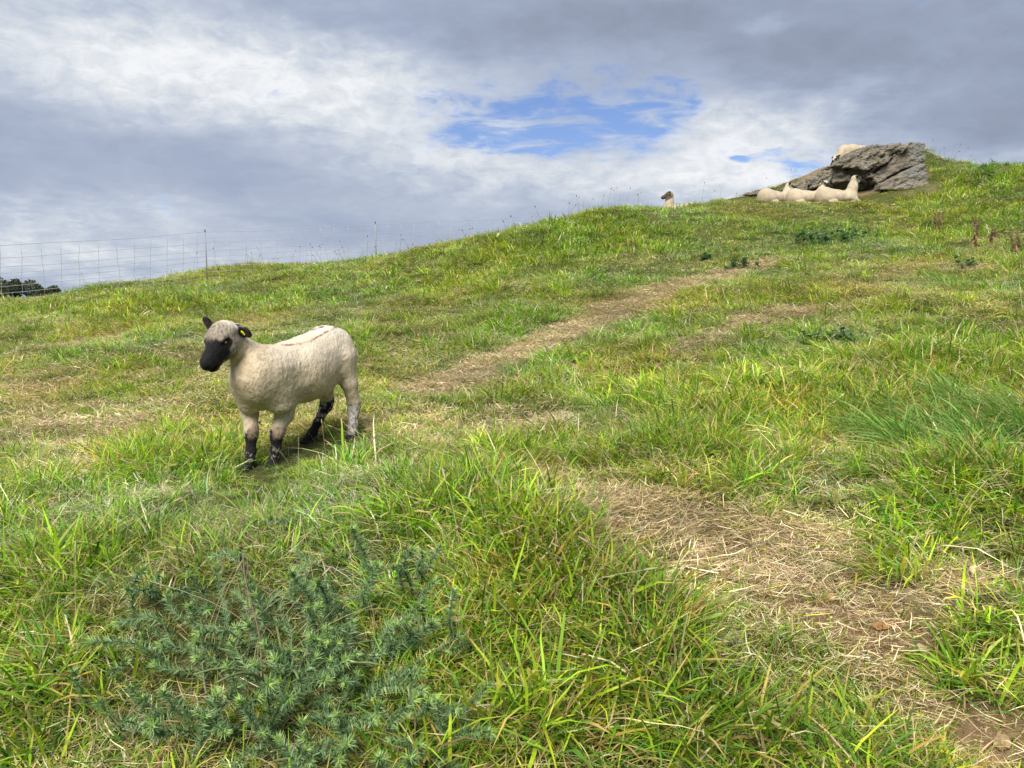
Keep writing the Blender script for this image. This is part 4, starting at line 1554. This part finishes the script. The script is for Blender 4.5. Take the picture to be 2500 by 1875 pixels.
def lay_grass():
    zones = [('near', 1.15, 5.6, 400, 1.0), ('mid', 5.4, 11.5, 250, 1.05), ('far', 11.2, 25.0, 120, 1.05)]
    for lod, y0, y1, dens, sc in zones:
        x, y = sample_zone(y0, y1, dens)
        k = visible(x, y) if y0 > 4 else np.ones(len(x), bool)
        x, y = x[k], y[k]
        for kx, ky, kr in KEEPOUT:
            k = np.hypot(x - kx, y - ky) > kr
            x, y = x[k], y[k]
        lu, dr, ba = fields(x, y)
        n = len(x)
        # nothing grows through the outcrop
        bk = np.interp(x, _bx, _bh, left=0, right=0)
        u_ = rng.uniform(size=n)
        keep = u_ > ba * np.where(y < 6, .80, .93)
        for hx, hy in HOOVES:
            keep &= ~((np.hypot(x - hx, y - hy + .07) < .15) & (rng.uniform(size=n) < .8))
        rock_x = (x > P(2035, 400, 18)[0]) & (x < P(2268, 400, 18)[0])
        keep &= ~(rock_x & (y > 17.75) & (y < 19.0))
        if lod == 'near':
            gr = blob(x, y, R_GORSE[0], 1.0)
            keep &= u_ > gr * .34
        x, y, lu, dr, ba, bk = x[keep], y[keep], lu[keep], dr[keep], ba[keep], bk[keep]
        n = len(x)
        r_ = rng.uniform(size=n)
        p_th = np.clip(dr * .9 - .16 - .25 * lu, .04, .93)
        p_lush = (1 - p_th) * np.clip(lu * 1.15 - .12, 0, 1)
        p_long = p_lush * .16
        ch = np.where(r_ < p_th, 2, np.where(r_ < p_th + p_lush - p_long, 0, np.where(r_ < p_th + p_lush, 3, 1)))
        z = ground_z(x, y)
        rot = np.c_[rng.normal(0, .16, n) - .05, rng.normal(0, .16, n), rng.uniform(0, 2 * np.pi, n)]
        lng = ch == 3
        rot[lng, 2] = rng.normal(0, .5, lng.sum())
        scl = sc * np.exp(rng.normal(0, .2, n)) * np.where(ch == 0, .66 + .50 * np.clip(lu, 0, 1.2), 1.0)
        scl = scl * (1 - .86 * np.clip(blob(x, y, R_FEET[0]) + blob(x, y, R_FEET[1]), 0, 1))
        if lod == 'near':
            scl = scl * (1 - .3 * blob(x, y, R_GORSE[0]))
        if lod == 'far':
            scl = scl * (1 - .5 * smooth01((y - 16.6) / .8) * (x > P(1760, 480, 17.5)[0]) * (x < P(2262, 480, 18)[0]))
        scl = scl * {'near': 1.0, 'mid': .82, 'far': .72}[lod]
        hue = fbm(x * .55 + 40, y * .55, oct=3) * .9 + rng.normal(0, .28, n)
        val = np.exp(fbm(x * 1.3, y * 1.3 + 60, oct=2) * .34 + rng.normal(0, .20, n))
        tint = np.stack([1.04 * np.exp(.24 * hue) * val, 1.11 * np.exp(.04 * hue) * val, np.exp(-.18 * hue) * val], 1)
        th = ch == 2
        vt = val[th] * 1.14
        tint[th] = np.stack([vt, vt * (.96 - .02 * hue[th]), vt * (.94 - .06 * hue[th])], 1)
        green = ~th
        scatter('grass', np.c_[x, y, z][green], ['lush_' + lod, 'turf_' + lod, 'long_' + lod], np.where(ch[green] == 3, 2, ch[green]), rot[green], scl[green], tint[green],
                {'near': 'lush green grass and short turf in the foreground', 'mid': 'green grass on the slope behind the standing sheep', 'far': 'green grass along the hilltop'}[lod], 'grass')
        scatter('dry_grass', np.c_[x, y, z][th], ['thatch_' + lod], np.zeros(th.sum(), int), rot[th] * [.5, .5, 1], scl[th] * 1.08, tint[th],
                {'near': 'pale dry straw lying on the worn path in the foreground', 'mid': 'pale dry straw on the worn track up the slope', 'far': 'dry straw near the hilltop'}[lod], 'dry grass')
    # blue-green long leaves
    pts = []
    for r in R_BLUE:
        for _ in range(24):
            pts.append((r[0] + rng.normal(0, .6) * r[2], r[1] + rng.normal(0, .6) * r[3]))
    pts = np.array(pts)
    n = len(pts)
    z = ground_z(pts[:, 0], pts[:, 1])
    scatter('blue_grass', np.c_[pts, z], ['blue_near'], np.zeros(n, int), np.c_[rng.normal(0, .1, n), rng.normal(0, .1, n), rng.normal(0, .4, n)], np.exp(rng.normal(-.1, .15, n)), np.ones((n, 3)) * np.exp(rng.normal(0, .1, (n, 1))),
            'long blue-green leaves in a clump at the right edge', 'grass')


lay_grass()


# ------------------------------------------------------------------ flowering stems along the skyline and in the meadow
def seed_stem(mb, base, hgt, lean, head, col, R, thick=.0016):
    n = 7
    t_ = np.linspace(0, 1, n)
    a_ = R.uniform(0, 2 * np.pi)
    off = lean * t_ ** 2
    pts = base + np.stack([off * np.cos(a_), off * np.sin(a_), hgt * t_], 1)
    V_, F_ = tube(pts, np.linspace(thick * 1.2, thick * .7, n), 4)
    mb.add(V_, F_, col)
    if head:
        d_ = pts[-1] - pts[-2]
        d_ /= np.linalg.norm(d_)
        hp = np.stack([pts[-1] + d_ * s for s in np.linspace(0, head, 6)])
        V_, F_ = tube(hp, np.array([.002, .0055, .0065, .006, .0045, .001]) * (thick / .0016), 5)
        mb.add(V_, F_, np.array(col) * .75)


def lay_stems():
    R = np.random.default_rng(5)
    mb = MB()
    sky = [(120, 708, .6), (200, 696, .6), (270, 680, .5), (330, 668, 1), (430, 655, 1), (530, 645, 1), (640, 640, 2.2), (690, 640, 1.6), (760, 638, 1.3), (830, 634, 1.6), (900, 630, 1.2), (1000, 620, .6),
           (1120, 600, .8), (1240, 578, .7), (1330, 555, .7), (1400, 530, 1), (1480, 505, 2.0), (1520, 498, 2.2), (1570, 494, 1.6), (1620, 492, 1.1), (1700, 492, 2), (1760, 488, 1), (1900, 450, .7), (2330, 386, 1.4), (2400, 386, 1.6), (2460, 390, 1.3)]
    for u, v, w in sky:
        for _ in range(int(7 * w)):
            uu = u + R.normal(0, 32)
            p = hit(uu, v + 4 + abs(R.normal(0, 5)))
            z = float(ground_z(np.array([p[0]]), np.array([p[1]]))[0])
            c = [(.34, .28, .14), (.24, .22, .10), (.42, .36, .20), (.16, .15, .08)][R.integers(4)]
            seed_stem(mb, np.array([p[0], p[1], z - .02]), R.uniform(.16, .50), R.uniform(.02, .2), R.uniform(.025, .05) * (R.uniform() < .7), c, R, .0022)
    for _ in range(520):
        u, v = R.uniform(-60, 2560), R.uniform(560, 1700)
        if v < 1875 and R.uniform() < .9:
            p = hit(u, v)
            if p[1] > 22:
                continue
            c = [(.50, .42, .24), (.40, .33, .17), (.30, .27, .11), (.56, .48, .30)][R.integers(4)]
            seed_stem(mb, p - [0, 0, .02], R.uniform(.10, .36), R.uniform(.05, .35), R.uniform(.03, .07) * (R.uniform() < .3), c, R, .0011 if p[1] < 6 else .0018)
    o = mb.build('seed_stems', MAT_PLANT)
    tag(o, 'thin dry flowering grass stems standing above the turf and skyline', 'grass stems', kind='stuff')


lay_stems()


# ------------------------------------------------------------------ gorse bush
def gorse_shoot(L, R):
    """one shoot along +z: curved stem, spines all round, denser star at the tip"""
    mb = MB()
    n = 9
    t_ = np.linspace(0, 1, n)
    bend = R.uniform(.08, .28) * L
    st = np.stack([bend * t_ ** 2, .03 * np.sin(t_ * 5 + R.uniform(0, 6)), L * t_ - bend * .35 * t_ ** 2], 1)
    V_, F_ = tube(st, np.linspace(.0034, .0014, n), 5)
    mb.add(V_, F_, (.14, .17, .07))
    ns_ = int(L * 760)
    dk, md, lt, tip = np.array((.085, .160, .068)), np.array((.18, .295, .122)), np.array((.31, .44, .19)), np.array((.36, .54, .09))
    for i in range(ns_):
        s = R.uniform(.08, 1) ** .8
        if i > ns_ * .76:
            s = R.uniform(.93, 1.0)
        k = min(int(s * (n - 1)), n - 2)
        p = lerp(st[k], st[k + 1], s * (n - 1) - k)
        ax = st[k + 1] - st[k]
        ax /= np.linalg.norm(ax)
        d = R.normal(size=3)
        d -= ax * (d @ ax)
        d /= np.linalg.norm(d)
        d = d * R.uniform(.6, 1) + ax * R.uniform(.15, .8 if s < .93 else 1.5)
        d /= np.linalg.norm(d)
        ln = R.uniform(.017, .036) * (1.0 if s < .93 else .85)
        w = R.uniform(.0018, .0027)
        q1 = np.cross(d, [.3, .5, .81])
        q1 /= np.linalg.norm(q1)
        q2 = np.cross(d, q1)
        m = p + d * ln * .5
        base_ = [p + q1 * w, p - q1 * .5 * w + q2 * .87 * w, p - q1 * .5 * w - q2 * .87 * w, p + d * ln]
        c = lerp(dk, md, R.uniform()) if R.uniform() < .55 else lerp(md, lt, R.uniform())
        if s > .95 and R.uniform() < .75:
            c = lerp(lt, tip, R.uniform())
        mb.add(base_, [[0, 1, 3], [1, 2, 3], [2, 0, 3]], c)
    return mb


def gorse():
    R = np.random.default_rng(21)
    c0 = hit(700, 1700)
    bush = empty('gorse_bush', c0, 0, 'spiny blue-green gorse bush sprawling through the foreground grass', 'bush')
    kinds = []
    for i in range(10):
        mb = gorse_shoot(R.uniform(.18, .32), R)
        kinds.append(mb.build('shoot', MAT_PLANT, bush, smooth=False, link=False))
    spots = [(700, 1235, 70, 20), (640, 1300, 0, 0)]
    tips = [(665, 1245), (540, 1330), (620, 1390), (560, 1420), (730, 1450), (810, 1545), (740, 1340), (860, 1350), (1055, 1350), (1000, 1390), (930, 1380), (1050, 1480), (960, 1550), (955, 1620), (930, 1470), (250, 1575), (300, 1490),
            (160, 1690), (210, 1760), (280, 1650), (410, 1470), (380, 1580), (400, 1760), (530, 1780), (480, 1850), (640, 1820), (700, 1720), (590, 1530), (680, 1600), (500, 1660), (760, 1650), (830, 1720), (880, 1790), (1040, 1640), (1130, 1610),
            (1250, 1640), (1220, 1700), (1230, 1800), (1200, 1860), (1080, 1700), (960, 1720), (860, 1600), (780, 1480), (640, 1480), (450, 1540), (330, 1720), (560, 1600), (720, 1560), (1120, 1540), (900, 1420), (480, 1400), (700, 1400), (610, 1700), (790, 1850)]
    tips = tips + [(R.uniform(280, 1120), R.uniform(1380, 1870)) for _ in range(95)]
    for i, (u, v) in enumerate(tips):
        hh = R.uniform(.07, .20)
        tip = hit(u, v, lambda x, y: ground_z(x, y) + hh)
        # the shoots radiate from the stool of the bush
        out_ = tip[:2] - c0[:2] + R.normal(0, .12, 2)
        dirv = np.array([out_[0] * 1.0, out_[1] * .8, R.uniform(.18, .42)])
        if R.uniform() < .42:
            dirv = np.array([R.normal(0, .35), -.6 + R.normal(0, .25), .7])
        dirv /= np.linalg.norm(dirv)
        k = kinds[R.integers(len(kinds))]
        o = k.copy()
        COL.objects.link(o)
        o.parent = bush
        q = Vector(dirv).to_track_quat('Z', 'Y')
        Lk = max(v_.co.z for v_ in k.data.vertices)
        sc = R.uniform(.85, 1.2)
        root = Vector(tip) - q @ Vector((0, 0, Lk * sc))
        gz_ = float(ground_z(np.array([root.x]), np.array([root.y]))[0])
        if root.z < gz_ - .03:
            root.z = gz_ - .03
        o.matrix_local = Matrix.Translation(root - Vector(c0)) @ q.to_matrix().to_4x4() @ Matrix.Rotation(R.uniform(0, 6.28), 4, 'Z') @ Matrix.Scale(sc, 4)
    # woody stems down to the stool
    for i in range(9):
        a = R.uniform(0, 6.28)
        e = np.array([.32 * math.cos(a), .26 * math.sin(a), R.uniform(.08, .2)])
        pts = np.stack([np.array([0, 0, -.02]) * (1 - s) + e * s + np.array([0, 0, .06 * math.sin(3.1 * s)]) for s in np.linspace(0, 1, 7)])
        V_, F_ = tube(pts, np.linspace(.006, .003, 7), 6)
        mesh_obj('stem', V_, F_, MAT_GREENSTEM, bush)
    return bush


gorse()


def dead_stalk(u0, v0, u1, v1, Db, r, label):
    """a dead upright stalk standing in the grass: from foot to top"""
    a = hit(u0, v0)
    b = P(u1, v1, a[1] + Db)
    n = 12
    t_ = np.linspace(0, 1, n)[:, None]
    R = np.random.default_rng(int(u0))
    pts = (b - a) * t_ + np.c_[np.sin(t_ * 5) * .012, np.sin(t_ * 4 + 1) * .010, 0 * t_] * (t_ * (1.2 - t_)) * 3
    pts[0, 2] -= .03
    V_, F_ = tube(pts, r * np.linspace(1.1, .55, n), 6)
    o = empty('dead_stalk', a, 0, label, 'stalk')
    mesh_obj('stem', V_, F_, MAT_STALK, o)
    for i in range(7):
        k = R.integers(4, n)
        p = pts[k]
        q = p + np.array([R.normal(0, .035), R.normal(0, .03), R.uniform(.015, .06)])
        V_, F_ = tube(np.stack([p, lerp(p, q, .5) + [0, 0, .006], q]), [r * .45, r * .35, r * .2], 4)
        mesh_obj('twig', V_, F_, MAT_STALK, o)
    return o


dead_stalk(640, 1700, 600, 1340, .10, .0032, 'taller dead brown stalk rising through the middle of the gorse bush')
dead_stalk(598, 1640, 612, 1385, .05, .0025, 'shorter dead brown stalk just left of the taller one in the gorse')


# ------------------------------------------------------------------ electric netting fence
def fence():
    knots = [(-9.9, 12.7), (-9.1, 13.75), (-6.45, 16.5), (-3.2, 18.4), (-.03, 20.0), (3.3, 21.5)]
    kn = np.array(knots)
    seglen = np.hypot(*np.diff(kn, axis=0).T)
    s_k = np.r_[0, np.cumsum(seglen)]

    def at(s):
        return np.interp(s, s_k, kn[:, 0]), np.interp(s, s_k, kn[:, 1])
    # a smooth base line (the netting spans small dips)
    ss = np.linspace(0, s_k[-1], 160)
    bx, by = at(ss)
    tops = {s_k[1]: P(0, 600, 13.75)[2], s_k[2]: P(512, 567, 16.5)[2], s_k[3]: P(922, 547, 18.4)[2], s_k[4]: P(1243, 531, 20.0)[2], s_k[5]: P(1520, 516, 21.5)[2], 0.0: P(0, 600, 13.75)[2] - .12}
    tk = np.array(sorted(tops))
    tz = np.array([tops[k] for k in tk])

    def top_z(s):
        z = np.interp(s, tk, tz)
        # slight sag between posts
        i = np.clip(np.searchsorted(tk, s) - 1, 0, len(tk) - 2)
        f = (s - tk[i]) / (tk[i + 1] - tk[i])
        return z - .035 * 4 * f * (1 - f) * .6
    o = empty('electric_fence', (*at(s_k[2]), P(512, 675, 16.5)[2]), 0, 'white electric sheep netting with thin posts along the skyline', 'fence')
    base = np.array(o.location)
    HT = .95
    fr = [.0, .125, .245, .365, .475, .60, .775, 1.0]
    for f in fr:
        z = top_z(ss) - HT * (1 - f) + .008 * np.sin(ss * 2.3 + f * 9)
        V_, F_ = tube(np.c_[bx, by, z] - base, .0036 if f < 1 else .0042, 4)
        mesh_obj('strand', V_, F_, MAT_TWINE, o)
    R = np.random.default_rng(3)
    s = .12
    while s < s_k[-1]:
        x, y = at(s)
        zt = float(top_z(np.array(s)))
        n = 9
        wob = R.normal(0, .010)
        lean = R.normal(0, .03) - .03
        t_ = np.linspace(0, 1, n)
        tx, ty = .8, .6
        dx = lean * (1 - t_) + wob * np.sin(t_ * 6) + R.normal(0, .004, n)
        pts = np.c_[x + dx * tx, y + dx * ty, zt - HT + HT * t_] - base
        V_, F_ = tube(pts, .0034, 4)
        mesh_obj('stay', V_, F_, MAT_TWINE, o)
        s += .325
    for k in (2, 3, 4, 5):
        x, y = kn[k]
        zt = tops[s_k[k]] + .02
        zb = float(ground_z(np.array([x]), np.array([y]))[0])
        zb = min(zb, zt - 1.0) - .06
        pts = np.array([[x, y, zb], [x + .004, y, (zb + zt) / 2], [x, y, zt]]) - base
        V_, F_ = tube(pts, [.0125, .0120, .0115], 8)
        p_ = mesh_obj('post', V_, F_, MAT_POST, o)
        V_, F_ = tube(np.array([[x, y, zt - .01], [x, y, zt + .035]]) - base, [.0125, .0115], 8)
        mesh_obj('cap', V_, F_, MAT_CAP, p_)
    return o


fence()


# ------------------------------------------------------------------ stones, dry leaf
STONE_TONES = {'pale': MAT_STONE, 'tan': simple_mat('tan_stone', (.34, .24, .135), .9, .15, .35, 26, .7), 'orange': simple_mat('orange_stone', (.36, .20, .085), .9, .15, .3, 26, .7)}


def stone(u, v, size, label, seed, squash=.65):
    c = hit(u, v)
    R = np.random.default_rng(seed)
    v_, f_ = ico_sphere(4)
    d = 1 + .30 * perlin(v_[:, 0] * 1.3 + seed, v_[:, 1] * 1.3, v_[:, 2] * 1.3) + .12 * fbm(v_[:, 0] * 3 + seed, v_[:, 1] * 3, v_[:, 2] * 3)
    w = v_ * d[:, None]
    for _ in range(7):   # broken faces
        n_ = R.normal(size=3)
        n_ /= np.linalg.norm(n_)
        h_ = w @ n_
        lim = R.uniform(.62, .85)
        w = w - np.where(h_ > lim, (h_ - lim) * .85, 0)[:, None] * n_
    w = w * np.array([1, .85, squash]) * size
    o = mesh_obj('stone', w, f_, STONE_TONES['orange' if 'orange-brown s' in label and 'behind' not in label else 'tan' if 'tan' in label else 'pale'], None)
    o.location = (c[0], c[1], c[2] + size * squash * .35)
    o.rotation_euler = (0, 0, R.uniform(0, 6))
    return tag(o, label, 'stone', 'stones in the bare earth')


stone(2246, 1594, .030, 'roundish pale lichened stone in the bare hollow beside a green tuft', 1, .8)
stone(2448, 1818, .032, 'angular tan stone with a grey edge at the bottom right corner', 2, .9)
stone(2471, 1836, .013, 'small tan pebble just right of the angular stone', 3)
stone(2343, 1836, .030, 'long pale stone half sunk in the earth at the bottom edge', 4, .5)
stone(2028, 1466, .024, 'orange-brown squarish stone at the top of the bare patch', 5, .8)
stone(2004, 1470, .015, 'small orange-brown stone left of the squarish one', 6)
stone(1945, 1495, .022, 'flat buff stone sunk in the straw above the path', 7, .4)
stone(2152, 1532, .034, 'long orange-brown stone under the overhanging tuft', 8, .4)
stone(1993, 1457, .011, 'tiny pale stone behind the orange-brown pair', 9)


def gravel():
    R = np.random.default_rng(77)
    mb = MB()
    ico = ico_sphere(1)
    n = 0
    while n < 520:
        r_ = R_SOIL[R.integers(len(R_SOIL))][0]
        x, y = r_[0] + R.normal(0, .8) * r_[2], r_[1] + R.normal(0, .8) * r_[3]
        if y > 5 or y < 1.3:
            continue
        n += 1
        z = float(ground_z(np.array([x]), np.array([y]))[0])
        s_ = .0022 + .0075 * R.uniform() ** 4
        v_ = ico[0] * (1 + R.normal(0, .18, (len(ico[0]), 1))) * np.array([1, R.uniform(.6, 1), R.uniform(.4, .8)]) * s_
        c = [(.42, .33, .21), (.33, .24, .14), (.50, .43, .32), (.25, .17, .10)][R.integers(4)]
        mb.add(v_ + np.array([x, y, z + s_ * .2]), ico[1], c)
    tag(mb.build('gravel', MAT_GRIT, smooth=False), 'loose grit and crumbs of earth on the bare patches', 'gravel', kind='stuff')


gravel()


def dry_leaf():
    a = hit(2340, 1415)
    n = 9
    o_pts = []
    t_ = np.linspace(0, 1, n)
    c = np.stack([.012 * np.sin(t_ * 4) + .03 * t_, -.06 * t_ * .6, .02 + .03 * np.sin(t_ * 3.1)], 1)
    w = .011 * np.sin(np.pi * np.clip(t_ * .92 + .06, 0, 1)) + .001
    V_ = []
    for k in range(n):
        for sx, dz in ((-1, .004), (0, -.003), (1, .004)):
            V_.append(c[k] + np.array([sx * w[k], 0, dz]))
    V_ = np.array(V_)
    V_ = np.vstack([V_, V_ - [0, 0, .0012]])
    m = 3 * n
    F_ = []
    for k in range(n - 1):
        for j in range(2):
            q = [k * 3 + j, k * 3 + j + 1, k * 3 + j + 4, k * 3 + j + 3]
            F_.append(q)
            F_.append([i + m for i in q][::-1])
    o = mesh_obj('dry_leaf', V_ * 1.3, F_, MAT_DRYLEAF)
    o.location = tuple(a)
    tag(o, 'curled pale dry leaf lying on the straw at the right edge', 'leaf')


dry_leaf()


# ------------------------------------------------------------------ leafy weeds and dry dock stalks on the slope
def leaf_shape(L, Wd, R, col):
    n = 5
    t_ = np.linspace(0, 1, n)
    w = Wd * np.array([.15, .8, 1.0, .65, .03])
    droop = R.uniform(.1, .5)
    V_, F_ = [], []
    for k in range(n):
        z = -droop * L * t_[k] ** 2
        V_ += [[-w[k], t_[k] * L, z + .12 * w[k]], [0, t_[k] * L, z - .12 * w[k]], [w[k], t_[k] * L, z + .12 * w[k]]]
    for k in range(n - 1):
        for j in range(2):
            F_.append([k * 3 + j, k * 3 + j + 1, k * 3 + j + 4, k * 3 + j + 3])
    return np.array(V_), F_


def weed(u, v, ru, hgt, nst, label, seed):
    R = np.random.default_rng(seed)
    c = hit(u, v)
    o = empty('leafy_weed', c, 0, label, 'plant', 'leafy weeds on the slope')
    lf = MB()
    rad = ru / FPX * c[1]
    for i in range(nst):
        bx, by = R.normal(0, .5) * rad, R.normal(0, .4) * rad
        bz = float(ground_z(np.array([c[0] + bx]), np.array([c[1] + by]))[0]) - c[2]
        h_ = hgt * R.uniform(.55, 1.1)
        top = np.array([bx + R.normal(0, .06), by + R.normal(0, .06), bz + h_])
        b0 = np.array([bx, by, bz - .02])
        pts = np.stack([lerp(b0, top, s) for s in np.linspace(0, 1, 5)])
        V_, F_ = tube(pts, np.linspace(.004, .002, 5), 5)
        mesh_obj('stem', V_, F_, MAT_GREENSTEM, o)
        for k in range(R.integers(9, 15)):
            s = R.uniform(.25, 1.0)
            p = lerp(b0, top, s)
            V_, F_ = leaf_shape(R.uniform(.05, .11), R.uniform(.016, .032), R, None)
            a, tl = R.uniform(0, 6.28), R.uniform(-.3, .7)
            M = (Matrix.Rotation(a, 3, 'Z') @ Matrix.Rotation(tl, 3, 'X'))
            V_ = V_ @ np.array(M).T + p
            g_ = R.uniform()
            lf.add(V_, F_, lerp(np.array((.045, .115, .045)), np.array((.10, .20, .075)), g_))
    lf.build('foliage', MAT_PLANT, o, smooth=False)
    return o


weed(1985, 592, 75, .26, 22, 'wide dark green clump of leafy weeds below the lying sheep', 1)
weed(2065, 590, 45, .26, 12, 'dark leafy weed clump touching the wide one on its right', 2)
weed(1800, 660, 34, .17, 9, 'dark leafy weed at the top end of the worn straw track', 3)
weed(1728, 640, 20, .14, 5, 'small leafy weed just left of the one on the worn track', 4)
weed(2262, 566, 22, .22, 5, 'small leafy weed standing alone on the slope below the right end of the outcrop', 5)
weed(2370, 655, 32, .12, 6, 'low leafy weed beside the straw patch at the right edge', 6)
weed(2020, 845, 50, .16, 10, 'broad-leaved weed hidden in lush grass on the right slope', 7)
weed(2420, 425, 60, .16, 9, 'weed clump on the crest right of the outcrop', 8)


def dock(u, v, top, label, seed):
    R = np.random.default_rng(seed)
    c = hit(u, v)
    h_ = (v - top) / FPX * c[1]
    o = empty('dry_dock_plant', c, 0, label, 'dead plant', 'dead brown docks on the right slope')
    lf = MB()
    for i in range(3):
        a = np.array([R.normal(0, .02), R.normal(0, .02), -.03])
        b = np.array([R.normal(0, .05), R.normal(0, .05), h_ * R.uniform(.75, 1.05)])
        pts = np.stack([lerp(a, b, s) + np.array([.012 * math.sin(5 * s + i), 0, 0]) for s in np.linspace(0, 1, 7)])
        V_, F_ = tube(pts, np.linspace(.006, .003, 7), 6)
        mesh_obj('stem', V_, F_, MAT_STALK, o)
        for k in range(60):
            s = R.uniform(.45, 1.0)
            p = lerp(a, b, s) + R.normal(0, .012, 3)
            ico = ico_sphere(1)
            lf.add(p + ico[0] * R.uniform(.004, .010) * np.array([1, 1, 1.4]), ico[1], lerp(np.array((.14, .085, .05)), np.array((.27, .185, .10)), R.uniform()))
        for k in range(5):
            V_, F_ = leaf_shape(R.uniform(.07, .15), R.uniform(.010, .02), R, None)
            M = (Matrix.Rotation(R.uniform(0, 6.28), 3, 'Z') @ Matrix.Rotation(R.uniform(-1.4, .2), 3, 'X'))
            lf.add(V_ @ np.array(M).T + lerp(a, b, R.uniform(.2, .7)), F_, (.26, .15, .085))
    lf.build('seed_head', MAT_PLANT, o, smooth=False)


dock(2376, 612, 535, 'tallest dead brown dock with thick seed head on the right slope', 1)
dock(2415, 600, 562, 'short dead dock right of the tallest one', 2)
dock(2478, 622, 570, 'dead dock nearest the right edge', 3)
dock(2290, 575, 512, 'thin dead dock left of the tallest one', 4)


# ------------------------------------------------------------------ far trees
def far_wood():
    R = np.random.default_rng(9)
    mb = MB()
    D0 = 300.0
    for i in range(34):
        u = R.uniform(-420, 150)
        topv = np.interp(u, [-420, -100, 0, 45, 78, 90, 108, 122, 150], [640, 665, 674, 679, 684, 692, 699, 696, 700]) + R.uniform(-2, 8)
        D = D0 + R.uniform(-12, 16)
        b = P(u, 726, D)
        t_ = P(u, topv, D)
        H_ = t_[2] - b[2]
        V_, F_ = tube(np.array([b - [0, 0, 2], b + [0, 0, H_ * .8]]), [.25, .1], 5)
        mb.add(V_, F_, (.06, .045, .03))
        rx = max(1.2, H_ * R.uniform(.32, .5))
        for k in range(420):
            d = R.normal(size=3)
            d /= np.linalg.norm(d)
            q = b + np.array([0, 0, H_ * .48]) + d * np.array([rx, rx, H_ * .52]) * R.uniform(.55, 1.0) ** .6
            s = R.uniform(.22, .55)
            e1, e2 = R.normal(size=3), R.normal(size=3)
            e1 /= np.linalg.norm(e1)
            e2 /= np.linalg.norm(e2)
            c = lerp(np.array((.035, .050, .022)), np.array((.075, .095, .038)), R.uniform())
            mb.add([q - e1 * s, q + e2 * s, q + e1 * s, q - e2 * s], [[0, 1, 2, 3]], c)
    o = mb.build('wood', MAT_PLANT, smooth=False)
    tag(o, 'dark green wood on the far hill at the left edge behind the netting', 'wood', kind='stuff')


far_wood()
